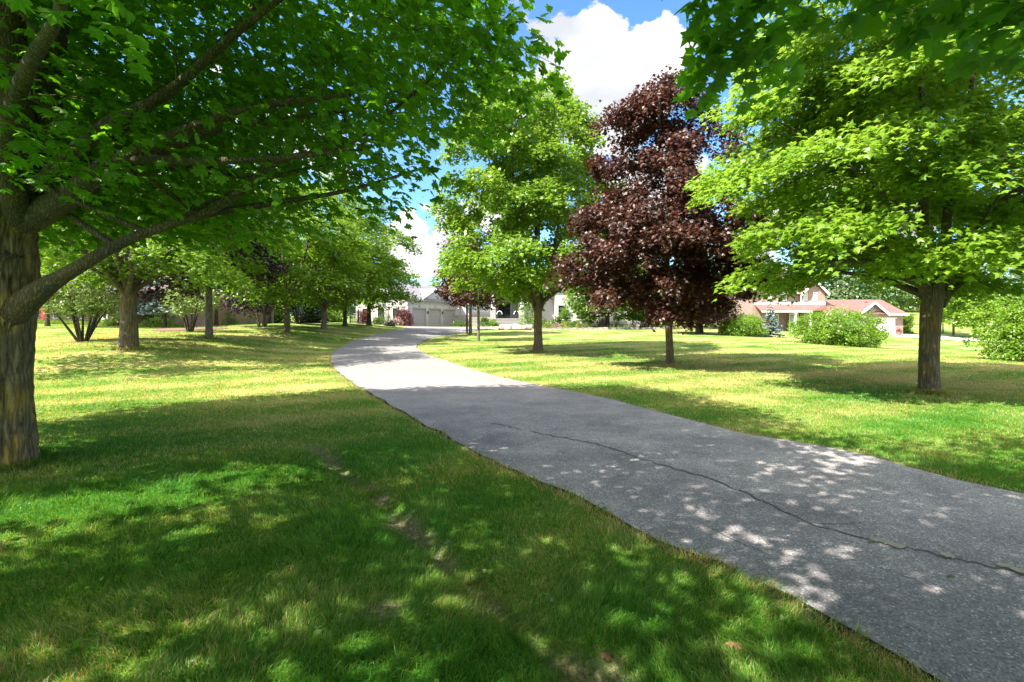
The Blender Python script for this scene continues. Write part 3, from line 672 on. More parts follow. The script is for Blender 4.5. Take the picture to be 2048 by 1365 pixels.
def grow(name, label, cat, group, base, trunk, limbs, profile, n_anchor, per, clump, leaf, tm, lmat, bmat, seed, n_limb=9, limb_z=None, asym=None, centre=(0, 0),
         lob=.22, shell=.4, flat=.28, droop=.5, upw=1.0, extra=None, keep=None, filt=None, sides=8, twigs=2, hires=False, jitter=.55, flare=.35, up_angle=.6, void=.36, blob=None):
    """trunk: list of (dx,dy,z,r) from the base; limbs: list of polylines of (dx,dy,z,r); profile: (z,r) of the crown above the base"""
    rg = np.random.default_rng(seed)
    base = np.array([base[0], base[1], h1(base[0], base[1]) - .06])
    root = empty(name, base); tag(root, label, cat, group)
    mb = MB(); nodes = []; nr = []
    def reg(p, r):
        nodes.extend(list(p)); nr.extend(list(r))
    def disp(pts, th, R):
        z = pts[:, 2] - base[2]
        fl = 1 + flare * np.exp(-np.maximum(z, 0) / .28)[:, None] * (1 + .35 * np.sin(th * 4 + seed)[None])
        R = R * fl
        if hires:
            TH, Z = np.meshgrid(th, z); q = np.stack([np.cos(TH) * 3.2, np.sin(TH) * 3.2, Z * .9], -1)
            big = fbm(q * .5, 2, seed); q2 = q + (fbm(q * 1.1, 2, seed + 15) - .5)[..., None] * .9; f1 = vnoise(q2 * np.array([2.6, 2.6, 3.2]), seed + 4); f3 = vnoise(q2 * np.array([5.2, 5.2, 7]), seed + 5); rid = 1 - np.abs(2 * f1 - 1); rid2 = 1 - np.abs(2 * f3 - 1)
            f2 = fbm(q * np.array([9, 9, 16]), 2, seed + 9)
            R = R + (big - .5) * .10 - (rid ** 3 - .3) * .035 - (rid2 ** 3 - .3) * .02 + (f2 - .5) * .015
        else:
            TH, Z = np.meshgrid(th, z); q = np.stack([np.cos(TH) * 2, np.sin(TH) * 2, Z * 1.5], -1)
            R = R * (1 + (fbm(q, 2, seed) - .5) * .22)
        return R
    T = np.array(trunk, float); p, r = mb.tube(base + T[:, :3], T[:, 3], 150 if hires else max(sides, 12), 60 if hires else 8, disp)
    split = sum(len(f) for f in mb.f)
    kk = p[:, 2] - base[2] > profile[0][0] * .5
    reg(p[kk][::6 if hires else 1], r[kk][::6 if hires else 1])
    for li, lb in enumerate(limbs):
        lb = np.array(lb, float)
        p, r = mb.tube(base + lb[:, :3], lb[:, 3], 20 if hires else sides, 6); reg(p[2:], r[2:])
    zs = np.array([q[0] for q in profile]); rs = np.array([q[1] for q in profile])
    lz = limb_z or (profile[0][0] * .9, T[-1, 2] * .92)
    tz = base[2]
    cand = [(np.array(nodes[i]) - base, nr[i]) for i in range(len(nodes))]
    for i in range(n_limb):
        f = (i + .5) / n_limb; z0 = lz[0] + (lz[1] - lz[0]) * f ** 1.15
        c0 = min(cand, key=lambda c: abs(c[0][2] - z0) + .3 * rg.random())
        th = i * 2.399 + rg.uniform(-.3, .3) + seed
        zt = z0 + (zs[-1] - z0) * rg.uniform(.12, .4) * up_angle * 1.6
        R = np.interp(zt, zs, rs) * .72
        s = c0[0]; e = np.array([centre[0] + math.cos(th) * R, centre[1] + math.sin(th) * R, zt])
        mid1 = s + (e - s) * .33 + np.array([0, 0, (e[2] - s[2]) * .16]) + rg.normal(0, .12, 3); mid2 = s + (e - s) * .68 + rg.normal(0, .15, 3)
        r0 = min(c0[1] * .62, .035 + .018 * np.linalg.norm(e - s))
        p, r = mb.tube(base + np.array([s, mid1, mid2, e]), [r0, r0 * .75, r0 * .5, r0 * .22], max(5, sides - 2), 4); reg(p[2:], r[2:])
    A = blob_crown(profile, n_anchor, rg, seed, shell, lob, asym, blob) if blob else sample_crown(profile, n_anchor, rg, seed, shell, lob, asym, mind=clump * 1.0, void=void)
    A = A + np.array([centre[0], centre[1], 0]) + base
    if filt is not None: A = A[filt(A)]
    if extra is not None: A = np.vstack([A, extra])
    ax = base + np.array([centre[0], centre[1], 0]); dd = np.linalg.norm((A - ax)[:, :2], axis=1) + .3 * np.abs(A[:, 2] - base[2] - zs.mean())
    A = A[np.argsort(dd)]
    NA = np.array(nodes); NR = np.array(nr)
    for a in A:
        d = NA - a; dist = np.sqrt((d ** 2).sum(1)) + np.maximum(0, d[:, 2]) * .9
        j = int(np.argmin(dist)); s = NA[j]; L_ = np.linalg.norm(a - s)
        r0 = min(NR[j] * .7, .006 + .011 * L_); r0 = max(r0, .004)
        if L_ > .05:
            m1 = s + (a - s) * .4 + np.array([0, 0, .10 * L_]) + rg.normal(0, .05, 3) * L_; m2 = s + (a - s) * .75 + np.array([0, 0, .06 * L_]) + rg.normal(0, .04, 3) * L_
            mb.tube([s, m1, m2, a], [r0, r0 * .75, r0 * .5, r0 * .3], 5 if hires else 4, 2 if hires else 1)
            NA = np.vstack([NA, m1, m2, a]); NR = np.concatenate([NR, [r0 * .8, r0 * .6, r0 * .4]])
        for _ in range(twigs):
            e = a + rg.normal(0, 1, 3) * np.array([1, 1, .3]) * clump * .6
            mb.tube([a, (a + e) / 2 + [0, 0, .03], e], [max(.003, r0 * .4), .003, .0015], 3, 1)
    mb.build('trunk', bmat, root, smooth=True, mat2=M['bark_near_limb' if hires else 'bark_limb'], split=split)
    O = A - ax; O[:, 2] = 0; O = norm(O)
    cm = MB()
    zn = (A[:, 2] - A[:, 2].min()) / (np.ptp(A[:, 2]) + 1e-6)
    varc = np.clip(.55 * rg.random(len(A)) + .45 * fbm((A - base) * .8, 2, seed + 2), 0, 1)
    clump_leaves(cm, A, O, per, clump, leaf, tm, rg, flat, droop, upw, varc, keep, jitter)
    cm.build('crown', lmat, root)
    return root

def rel(base, pts):
    """absolute points (px,py,Y,r) of the photo to offsets from a tree's base"""
    b = np.array([base[0], base[1], h1(*base) - .06]); o = []
    for (px, py, Y, r) in pts: o.append([*(at(px, py, Y) - b), r])
    return o

ROW = 'maples in the row along the left side of the driveway'
# -- big maple on the left edge
def near_maple():
    b = (-5.58, 5.4)
    tr = rel(b, [(8, 950, 5.4, .40), (8, 850, 5.4, .375), (10, 720, 5.4, .365), (14, 620, 5.4, .375), (22, 540, 5.4, .36), (36, 470, 5.4, .29), (50, 420, 5.4, .25), (58, 360, 5.45, .20)])
    tr[0][2] = -.1
    for t_ in tr: t_[0] -= .19
    R = lambda *p: rel(b, p)
    limbs = [
        R((10, 640, 5.4, .16), (60, 598, 5.35, .125), (95, 572, 5.32, .095), (125, 553, 5.3, .076), (160, 533, 5.25, .066), (250, 483, 5.3, .056), (400, 432, 5.5, .042), (560, 405, 6.0, .035), (700, 380, 6.6, .026), (850, 335, 7.2, .015)),
        R((400, 432, 5.5, .05), (470, 392, 5.4, .042), (560, 322, 5.3, .034), (700, 285, 5.2, .025), (860, 160, 5.0, .012)),
        R((50, 440, 5.4, .16), (130, 398, 5.2, .12), (210, 335, 5.0, .085), (290, 300, 4.9, .065), (420, 242, 4.8, .05), (540, 210, 4.7, .035), (700, 190, 4.5, .016)),
        R((55, 400, 5.45, .14), (140, 330, 5.6, .11), (290, 215, 6.0, .075), (430, 100, 6.3, .055), (520, 0, 6.6, .04), (620, -120, 7, .02)),
        R((250, 318, 4.95, .05), (400, 322, 4.7, .036), (540, 318, 4.5, .028), (720, 300, 4.3, .012)),
        R((40, 430, 5.4, .24), (30, 300, 5.35, .19), (22, 100, 5.3, .14), (10, -150, 5.3, .10), (60, -400, 5.3, .04)),
        R((60, 400, 5.5, .18), (92, 280, 5.6, .14), (105, 120, 5.7, .11), (150, -100, 5.8, .08), (220, -350, 6, .03)),
        R((10, 540, 5.35, .22), (-70, 450, 5.3, .17), (-250, 300, 5.4, .11), (-450, 200, 5.8, .04)),
        R((40, 430, 5.3, .13), (10, 300, 4.6, .08), (50, 150, 3.7, .05), (120, 20, 2.9, .03), (60, -60, 2.2, .012)),
        R((60, 440, 5.5, .14), (200, 380, 7, .08), (330, 330, 8.5, .055), (480, 260, 10, .02)),
        R((60, 400, 5.45, .12), (200, 260, 5.2, .07), (330, 190, 4.9, .05), (480, 60, 4.5, .035), (640, -60, 4.2, .015)),
        R((300, 320, 5.2, .04), (430, 262, 5.6, .035), (600, 235, 6.0, .028), (800, 200, 6.3, .02), (960, 130, 6.4, .01)),
    ]
    prof = [(2.65, 3.2), (3.0, 4.4), (3.5, 4.7), (4.2, 5.0), (5.5, 5.2), (7.0, 4.8), (8.5, 3.6), (9.8, .8)]
    ex = [at(40, -50, 2.0), at(10, 240, 3.8), at(90, 270, 4.0), at(120, 340, 4.2), at(30, 130, 4.2), at(190, 210, 4.4), at(1010, 90, 5.0), at(1020, 150, 5.2), at(980, 60, 4.8), at(1020, 30, 4.9), at(900, 60, 4.4), at(960, 200, 5.4)]
    def asym(th, z):     # unseen lobe added towards the camera to shade the lawn; far side cut back
        a = np.cos(th - math.radians(-72)); b_ = np.cos(th - math.radians(110)); return 1 + .20 * np.clip(a, 0, 1) ** 2 - .22 * np.clip(b_, 0, 1)
    def filt(A):
        d = A - np.array([0, 0, H]); rr = np.hypot(A[:, 0] + 5.6, A[:, 1] - 5.4); return ((A[:, 1] > 5.0 - .26 * np.maximum(A[:, 0] + 5.0, 0)) | (A[:, 2] > 2.0 + .68 * np.maximum(A[:, 1], 0))) & (np.linalg.norm(d, axis=1) > 3.6) & (A[:, 2] > 2.55 + .10 * rr) & ((A[:, 1] > 3.4) | (vnoise(A * [.55, .55, .15], 91) > .50))  # last term cuts gaps in the unseen crown to let sun patches through
    def keep(P):
        d = P - np.array([0, 0, H]); return np.linalg.norm(d, axis=1) > 1.0
    grow('maple_tree', 'huge green maple with a thick ridged lichen-stained trunk, cut by the photo edge', 'tree', 'maples in the row along the left side of the driveway',
         b, tr, limbs, prof, 1450, 56, .52, .118, 'maple', M['leaf_near'], M['bark_near'], 3, n_limb=8, asym=asym, extra=np.array(ex), keep=keep, filt=filt, sides=10, twigs=3, hires=True, shell=.5, lob=.18, flare=.12, void=.30)
near_maple()

# -- maple over the camera, trunk out of the photo behind the viewer
def overhead_maple():
    b = (3.0, -2.4)
    tr = [(0, 0, -.1, .3), (0, 0, 1.2, .26), (.05, 0, 2.4, .24), (.05, .1, 4, .17), (0, .1, 6.5, .1), (0, .2, 9, .04)]
    z0 = h1(*b) - .06
    R = lambda *p: rel(b, p)
    limbs = []
    prof = [(3.2, 3.0), (4.0, 5.4), (5.2, 6.5), (6.6, 6.6), (8, 5.2), (9.5, 2.8), (10.5, .6)]
    ex = [at(*q) for q in [(1430, 0, 3.3), (1470, 20, 3.4), (1520, 10, 3.3), (1450, 60, 3.5), (1500, 60, 3.4), (1440, 105, 3.6), (1410, 150, 3.7), (1490, 110, 3.5), (1525, 150, 3.6), (1535, 60, 3.3),
                           (1635, 0, 2.7), (1655, 40, 2.8), (1860, -10, 2.5), (1910, 20, 2.5), (1960, 0, 2.4), (2010, 40, 2.4), (2060, 10, 2.3), (1990, 75, 2.6), (1790, -20, 2.6)]]
    ex = np.array(ex)
    def filt(A): return (A[:, 1] < -.2) | (A[:, 2] > 2.45 + .76 * np.maximum(A[:, 1], 0)) 
    def keep(P):
        inview = (P[:, 1] > .25) & (np.abs(P[:, 0]) < 1.15 * P[:, 1]) & (P[:, 2] < H + .66 * P[:, 1])
        nearex = np.zeros(len(P), bool)
        for e in ex: nearex |= ((P - e) ** 2).sum(1) < (.055 * np.linalg.norm(e - [0, 0, H])) ** 2
        return (~inview | nearex) & (np.linalg.norm(P - np.array([0, 0, H]), axis=1) > 1.25)
    grow('maple_tree', 'maple overhead whose dark drooping leafy branches hang in from the top right edge', 'tree', None,
         b, tr, limbs, prof, 1600, 66, .55, .125, 'star', M['leaf_near'], M['bark_near'], 5, n_limb=10, extra=ex, keep=keep, filt=filt, sides=8, twigs=0, shell=.6, up_angle=.5, void=.12)
overhead_maple()

def gtree(px, py, kind, label, group, prof, r, seed, n, per, clump, leaf, tm, lmat, bmat='bark', name='maple_tree', fork=None, lean=0, centre=(0, 0), n_limb=9, limbs=(), Y=None, h=None, **kw):
    g = ground(px, py) if Y is None else np.array([(px - 1024) / F * Y, Y, 0])
    top = prof[-1][0] * .88
    if fork:
        T = [(0, 0, -.15, r), (0, 0, .5, r * .96), (lean * .3, 0, fork * .7, r * .9), (lean * .5, 0, fork, r * .92), (lean * .6, 0, fork + .5, r * .5)]
        lb = []
        rg = np.random.default_rng(seed + 50)
        for k in range(4):
            th = k * 1.6 + .5 + seed; sp = prof[2][1] * .28
            lb.append([(lean * .5, 0, fork - .15, r * .5), (math.cos(th) * .3, math.sin(th) * .3, fork + .8, r * .46), (math.cos(th) * sp, math.sin(th) * sp, (fork + top) * .5, r * .32), (math.cos(th) * sp * 1.1, math.sin(th) * sp * 1.1, top * rg.uniform(.82, 1), r * .1)])
        limbs = list(limbs) + lb
    else:
        T = [(0, 0, -.15, r), (0, 0, .5, r * .95), (lean, 0, top * .3, r * .85), (lean * 1.2, .05, top * .6, r * .5), (lean, 0, top, r * .12)]
    return grow(name, label, kind, group, (g[0], g[1]), T, limbs, prof, n, per, clump, leaf, tm, M[lmat], M[bmat], seed, n_limb=n_limb, centre=centre, **kw)

RG = 'trees standing on the lawn right of the driveway'
# right: lime green maple
def right_maple():
    g = ground(1858, 787); b = (g[0], g[1]); Y = g[1]
    R = lambda *p: rel(b, p)
    tr = R((1858, 795, Y, .195), (1858, 740, Y, .185), (1859, 680, Y, .182), (1863, 620, Y, .20), (1870, 580, Y, .19), (1872, 560, Y, .10))
    limbs = [R((1852, 600, Y, .13), (1848, 540, Y, .12), (1846, 430, Y, .10), (1850, 280, Y, .07), (1835, 60, Y, .04), (1830, -80, Y, .02)),
             R((1880, 600, Y, .12), (1890, 520, Y + .1, .11), (1896, 420, Y + .2, .085), (1930, 250, Y + .4, .06), (1960, 60, Y + .5, .03)),
             R((1882, 612, Y, .09), (1906, 570, Y, .085), (1935, 525, Y - .1, .07), (1990, 470, Y - .2, .05), (2080, 380, Y - .3, .025)),
             R((1846, 560, Y, .06), (1780, 505, Y - .2, .045), (1660, 470, Y - .5, .03), (1520, 450, Y - .7, .012)),
             R((1848, 470, Y, .07), (1760, 380, Y - .2, .05), (1640, 290, Y - .3, .035), (1530, 230, Y - .3, .012)),
             R((1848, 520, Y, .06), (1800, 500, Y + 1, .045), (1700, 480, Y + 2, .03), (1600, 480, Y + 3, .012))]
    prof = [(2.3, 2.0), (2.65, 3.5), (3.6, 4.1), (5.0, 4.3), (6.3, 4.2), (7.6, 3.8), (9.0, 3.3), (10.3, 2.4), (11.3, 1.0)]
    grow('maple_tree', 'large lime-green maple with a lichen-stained forked trunk, nearest tree right of the driveway', 'tree', RG, b, tr, limbs, prof, 2100, 56, .42, .13, 'star', M['leaf_lime'], M['bark'], 12, n_limb=10, shell=.42, sides=9, twigs=2, lob=.26, flare=.14, blob=(150, .85, .42), flat=.22, droop=.8)
right_maple()
gtree(1340, 733, 'tree', 'tall dark red-purple maple with a slim trunk in the middle of the right lawn', RG,
      [(1.8, 1.7), (2.3, 2.9), (3.5, 3.3), (5.2, 2.8), (6.5, 2.4), (7.3, 2.2), (8.2, 2.0), (9.0, 1.5), (9.5, .5)], .135, 21, 1200, 58, .34, .125, 'star', 'leaf_purple', 'bark', centre=(-.35, 0), lean=-.08, n_limb=14, shell=.45, jitter=.8, flat=.4, lob=.22, blob=(125, .62, .5))
gtree(1076, 705, 'tree', 'tall bright green maple with several upright stems, between the driveway bend and the purple maple', RG,
      [(2.6, 1.8), (3.1, 3.6), (4.4, 3.8), (6.2, 3.9), (7.8, 3.7), (9.6, 3.7), (11.0, 3.1), (12.3, 2.2), (13.3, .6)], .21, 34, 1950, 44, .36, .15, 'tri', 'leaf_shrub', 'bark', centre=(-.3, 0), fork=1.9, n_limb=8, shell=.42, lob=.26, jitter=.7, flat=.4, blob=(150, .78, .62))
# left row
gtree(257, 698, 'tree', 'green maple with a stout trunk and low limbs, second in the left row', ROW,
      [(2.05, 2.0), (2.5, 4.4), (3.6, 5.0), (5, 4.6), (7.2, 3.9), (9.2, 2.4), (10.4, .5)], .27, 41, 620, 52, .52, .14, 'star', 'leaf_row', 'bark', fork=1.75, n_limb=8, shell=.4, blob=(75, 1.0, .5))
gtree(418, 678, 'tree', 'purple-black leaved maple with a plain grey trunk, third in the row from the left edge', ROW,
      [(1.8, 1.8), (2.4, 3.2), (3.4, 3.5), (5, 3.2), (7.0, 2.2), (8.4, .4)], .16, 47, 330, 50, .5, .16, 'tri', 'leaf_purple_dark', 'bark_grey', n_limb=9, blob=(36, .85, .5))
gtree(574, 668, 'tree', 'green maple with a reddish-brown trunk at mid-lawn, fourth in the row from the left edge', ROW,
      [(2.1, 2.0), (2.8, 3.8), (4.2, 4.3), (6, 4.3), (8.6, 3.2), (10.6, .6)], .17, 52, 400, 46, .58, .18, 'tri', 'leaf_row', 'bark', fork=1.6, n_limb=8, blob=(44, 1.05, .6))
gtree(648, 658, 'tree', 'green maple whose trunk forks low into a V, fifth in the left row', ROW,
      [(1.8, 1.8), (2.5, 3.8), (4.2, 4.4), (6, 4.5), (9, 3.2), (11.2, .6)], .19, 57, 360, 44, .62, .2, 'tri', 'leaf_row', 'bark_grey', fork=1.2, n_limb=8, blob=(44, 1.1, .65))
gtree(690, 653, 'tree', 'green maple with a shaded slim trunk, sixth in the row, second from the garage', ROW,
      [(2.0, 2.0), (2.8, 3.9), (4.4, 4.5), (6.4, 4.4), (9, 3.0), (11.2, .6)], .17, 63, 340, 42, .66, .22, 'tri', 'leaf_row', 'bark_dark', n_limb=8, Y=40, blob=(44, 1.1, .65))
gtree(738, 650.5, 'tree', 'tall conical green maple with a reddish trunk, last in the row beside the garage shrubs', ROW,
      [(2.0, 2.4), (2.9, 4.3), (4.6, 4.6), (7, 3.7), (9.2, 2.3), (10.6, .5)], .2, 68, 360, 42, .7, .23, 'tri', 'leaf_row', 'bark_dark', n_limb=8, Y=46, blob=(44, 1.1, .65))
# thin purple maples by the bend
SM = 'thin purple-leaved maples beside the driveway bend'
gtree(957, 683, 'tree', 'thin-trunked young purple maple in front of the paired trunks', SM,
      [(2.3, .9), (3.0, 1.7), (4.0, 1.9), (5.4, 1.5), (6.6, .4)], .10, 71, 95, 42, .42, .17, 'tri', 'leaf_purple', 'bark_grey', n_limb=6)
gtree(941, 671, 'tree', 'paler-trunked purple maple, right one of the close pair near the garage doors', SM,
      [(2.6, 1.2), (3.4, 2.3), (5.0, 2.6), (7.5, 2.2), (9.3, 1.2), (10.2, .3)], .13, 73, 170, 40, .5, .2, 'tri', 'leaf_purple', 'bark', n_limb=7)
gtree(934, 669, 'tree', 'dark-stemmed slender purple maple, left one of the close pair near the garage doors', SM,
      [(2.6, 1.0), (3.4, 1.8), (5.0, 2.2), (6.5, 1.6), (7.6, .3)], .09, 76, 110, 40, .5, .2, 'tri', 'leaf_purple_dark', 'bark_dark', n_limb=6)
gtree(880, 655, 'tree', 'green maple leaning over the garage roof', None, [(3.5, 1.0), (4.5, 1.6), (6, 1.8), (7.4, .5)], .1, 79, 60, 40, .55, .25, 'tri', 'leaf_shrub', 'bark', Y=74) if False else None

# multi-stemmed small trees / shrubs
def shrub(px, py, label, group, w, h, seed, n, per, clump, leaf, tm, lmat, name='shrub', cat='shrub', stems=6, bmat='bark_dark', bare=0.0, Y=None, d=None, top=None, upw=.8, spread=.75, prof=None, sr=.03, jitter=.8):
    rg = np.random.default_rng(seed)
    g = ground(px, py) if Y is None else np.array([(px - 1024) / F * Y, Y, 0]); g[2] = h1(g[0], g[1]) - .03
    root = empty(name, g); tag(root, label, cat, group)
    d = d or w
    prof = prof or [(bare * h, .75), (bare * h + .25 * (h - bare * h), 1.0), (.7 * h, .86), (.9 * h, .5), (h, .1)]
    A = sample_crown(prof, n, rg, seed, .4, .26, None, clump * .8 / (w / 2), .3) * np.array([w / 2, d / 2, 1])
    P = A + g
    mb = MB()
    for k in range(stems):
        th = k * 2.399 + seed; e = g + np.array([math.cos(th) * w / 2 * spread * rg.uniform(.5, 1), math.sin(th) * d / 2 * spread * rg.uniform(.5, 1), h * rg.uniform(.65, .85)])
        s = g + np.array([math.cos(th), math.sin(th), 0]) * .04 * w; m = s * .55 + e * .45 + np.array([math.cos(th), math.sin(th), 0]) * .0 + [0, 0, -.1 * h]; m[2] = g[2] + h * .38
        mb.tube([s, m, e], [sr, sr * .75, sr * .3], 6, 4)
        near = np.argsort(((P - e) ** 2).sum(1))[:6]
        for j in near: mb.tube([m * .5 + e * .5, P[j]], [sr * .4, .006], 4, 1)
    mb.build('stem', M[bmat], root, smooth=True)
    O = P - (g + np.array([0, 0, h * .3])); O = norm(O)
    cm = MB(); varc = np.clip(.6 * rg.random(n) + .4 * fbm(A * 1.3, 2, seed), 0, 1)[:len(P)]
    clump_leaves(cm, P, O, per, clump, leaf, tm, rg, .45, .2, upw, varc, (lambda q: q[:, 2] > g[2] - .02), jitter)
    cm.build('foliage', M[lmat], root)
    return root

shrub(165, 683, 'vase-shaped multi-stemmed shrub tree with pale leaf tips on the left lawn', None, 3.0, 2.15, 101, 130, 46, .26, .09, 'kite', 'leaf_pale', stems=9, bare=.38, sr=.05, spread=.85, name='small_tree', cat='tree', prof=[(1.05, .55), (1.3, .95), (1.6, 1.0), (1.9, .8), (2.2, .3)])
shrub(380, 664, 'multi-stemmed small tree with pale tips beside the red mulch bed', None, 2.8, 2.5, 103, 90, 40, .3, .1, 'kite', 'leaf_pale', stems=7, bare=.4, sr=.05, name='small_tree', cat='tree', prof=[(1.1, .6), (1.5, .95), (2.0, 1.0), (2.4, .6), (2.6, .2)])
shrub(524, 654, 'small dark purple tree with splayed stems on the mound crest', None, 4.6, 4.3, 105, 170, 44, .42, .15, 'kite', 'leaf_purple_dark', stems=6, bare=.3, sr=.07, name='small_tree', cat='tree', bmat='bark_grey', prof=[(1.1, .6), (1.6, 1), (2.8, 1.0), (3.8, .7), (4.4, .2)])
shrub(597, 648, 'small green tree with a splayed trunk on the mound crest', None, 3.2, 3.6, 107, 110, 40, .4, .15, 'kite', 'leaf_green', stems=5, sr=.07, name='small_tree', cat='tree', prof=[(1.3, .6), (1.7, 1), (2.6, 1.0), (3.4, .6), (3.7, .2)])

BK = 'background trees behind the left lawn'
k = 0
for (px, Y, h_, r_, lab, mt) in [(-60, 40, 11, 5, 'dense tree far left behind the brown brick house', 'leaf_dark'), (60, 50, 13, 5.5, 'tall tree above the left end of the brown brick house', 'leaf_row'), (170, 44, 11, 4.2, 'tree rising behind the brick wall with the tall window', 'leaf_dark'),
                             (290, 52, 14, 5.5, 'tall tree behind the stone part of the brown house', 'leaf_row'), (400, 48, 12, 4.6, 'dark tree behind the right end of the brown house', 'leaf_dark'), (470, 56, 13, 5, 'broad tree beyond the mound crest, between the third and fourth maples', 'leaf_far'),
                             (545, 60, 12, 4.6, 'background tree just left of the fourth maple trunk', 'leaf_dark'), (612, 66, 12, 5, 'background tree between the fourth and fifth maple trunks', 'leaf_far'), (675, 70, 13, 5, 'background tree behind the iron fence', 'leaf_dark'), (728, 82, 12, 5, 'background tree left of the garage wing', 'leaf_far')]:
    k += 1
    gtree(px, 640, 'tree', lab, BK, [(1.2, r_ * .7), (h_ * .3, r_), (h_ * .55, r_ * .95), (h_ * .8, r_ * .6), (h_, .4)], .22, 200 + k, 150, 44, .95, .32, 'tri', mt, 'bark_dark', name='background_tree', Y=Y, n_limb=6, twigs=0, sides=6)
# trunks of a few slim trees seen under the row
for i, (px, py, Y, lab) in enumerate([(95, 657, 31, 'slim dark trunk at the far left, just right of the big maple'), (188, 657, 31, 'slim dark trunk in front of the brick wall, right of the vase-shaped shrub'), (433, 655, 38, 'dark trunk just right of the third maple'), (499, 649, 46, 'dark thin trunk left of the splayed purple tree'), (540, 649, 46, 'dark thin trunk right of the splayed purple tree')]):
    gtree(px, py, 'tree', lab, 'slim dark-trunked trees in front of the left background', [(4.0, .9), (4.8, 1.9), (6, 2.1), (7.6, 1.4), (8.6, .3)], .13, 240 + i, 60, 40, .6, .24, 'tri', 'leaf_dark', 'bark_dark', Y=Y, n_limb=4, twigs=0, sides=6)

# blue spruce(s)
def spruce(px, py, label, h, w, seed, Y=None, bare=.0, mat='leaf_blue', group=None, dens=1.0, name='spruce_tree'):
    rg = np.random.default_rng(seed)
    g = ground(px, py) if Y is None else np.array([(px - 1024) / F * Y, Y, 0]); g[2] = h1(g[0], g[1]) - .05
    root = empty(name, g); tag(root, label, 'tree', group)
    mb = MB(); mb.tube([g, g + [0, 0, h * .5], g + [0, 0, h * .97]], [w * .035 + .03, w * .02 + .02, .01], 7, 3)
    cm = MB(); PA = []; DA = []
    nz = int(h / .22)
    for i in range(nz):
        z = h * (bare + (1 - bare) * (i + rg.random() * .6) / nz); R = w / 2 * (1 - (z / h - bare) / (1 - bare)) ** .85 + .06
        nb = max(7, int(R * 19 * dens))
        for b in range(nb):
            th = rg.random() * 6.283; L_ = R * rg.uniform(.8, 1.1); d = np.array([math.cos(th), math.sin(th), -.12])
            e = g + [0, 0, z] + d * L_
            mb.tube([g + [0, 0, z + .05], e], [.012, .003], 3, 1)
            m = max(6, int(L_ * 34)); t = rg.random(m) ** .6
            q = g + [0, 0, z] + d * (L_ * t)[:, None]; side = np.array([-d[1], d[0], 0]); q = q + side * (rg.normal(0, .16, m) * L_ * (1.1 - t))[:, None]
            PA.append(q); DA.append(np.broadcast_to(d, q.shape) + rg.normal(0, .5, q.shape))
    P = np.vstack(PA); D = np.vstack(DA)
    add_leaves(cm, P, np.array([0, 0, 1]) + rg.normal(0, .5, P.shape), D, .17 * rg.uniform(.7, 1.3, len(P)), 'kite', rg.random(len(P)))
    mb.build('trunk', M['bark_dark'], root, True); cm.build('crown', M[mat], root)
spruce(1541, 670, 'blue spruce between the two round green bushes in front of the brick house', 2.55, 1.9, 301, Y=40)
spruce(330, 655, 'small blue-grey spruce on a bare trunk in front of the stone house window', 2.6, 2.4, 303, Y=32, bare=.42)
spruce(300, 648, 'tall blue-grey spruce behind the low limb of the second maple', 4.4, 3.2, 304, Y=36, bare=.3)
spruce(625, 650, 'dark conifer under the fifth maple, beyond the crest', 3.2, 3.0, 305, Y=48, mat='needle_dark')

# bushes right lawn
BB = 'round bushes along the edge of the right lawn'
shrub(1482, 668, 'round bright green bush left of the blue spruce', BB, 3.4, 1.7, 311, 190, 60, .26, .105, 'kite', 'leaf_shrub', Y=39.5, bare=0, stems=6)
shrub(1677, 690, 'wide bright green bush in front of the brick house garage', BB, 4.6, 2.2, 312, 330, 60, .26, .10, 'kite', 'leaf_shrub', Y=30, stems=7)
shrub(2075, 722, 'loose green and pinkish bush cut off by the right edge', BB, 3.7, 2.9, 313, 330, 60, .26, .095, 'kite', 'leaf_shrub', Y=19.8, stems=8, sr=.04)
shrub(1597, 664, 'small pale green bush right of the blue spruce by the porch', None, 1.3, 1.1, 314, 40, 30, .25, .12, 'kite', 'leaf_pale', Y=50)
# purple trees behind the purple maple
for i, (px, py, Y, lab) in enumerate([(1395, 665, 40, 'low purple tree on a double trunk behind the purple maple, left of the round bush'), (1402, 665, 41.5, 'dark purple tree hidden behind the double-trunked one')]):
    gtree(px, py, 'tree', lab, 'purple trees behind the right lawn', [(.9, 1.2), (1.5, 2.4), (2.8, 2.6), (4.2, 1.9), (5.0, .4)], .17, 320 + i, 150, 44, .45, .17, 'tri', 'leaf_purple_dark' if i else 'leaf_purple', 'bark_dark', Y=Y, n_limb=6)
# trees behind main house and between the houses
BR = 'background trees behind the houses'
k = 0
for (px, Y, h_, r_, lab, mt) in [(880, 100, 10, 4, 'small pale tree peeking above the garage roof', 'leaf_row'), (935, 95, 12, 5, 'tree behind the white house left of its entrance', 'leaf_far'), (1010, 96, 13, 6, 'tree behind the white house entrance roof', 'leaf_dark'),
                                 (1130, 92, 14, 6, 'tree behind the right wing of the white house', 'leaf_dark'), (1215, 50, 9.5, 4.2, 'dark green tree between the tall green and the purple maple', 'leaf_dark'), (1285, 56, 9, 4.4, 'green tree directly behind the purple maple', 'leaf_dark'),
                                 (1380, 70, 11, 5, 'green tree behind the garden bed end', 'leaf_dark'), (1450, 78, 13, 5.5, 'tree left of the brick house', 'leaf_dark'), (1500, 96, 15, 6, 'tree behind the left corner of the brick house', 'leaf_far')]:
    k += 1
    gtree(px, 640, 'tree', lab, BR, [(1.2, r_ * .6), (h_ * .3, r_), (h_ * .55, r_ * .9), (h_ * .8, r_ * .55), (h_, .4)], .22, 340 + k, 140, 42, 1.0, .36, 'tri', mt, 'bark_dark', name='background_tree', Y=Y, n_limb=6, twigs=0, sides=6)
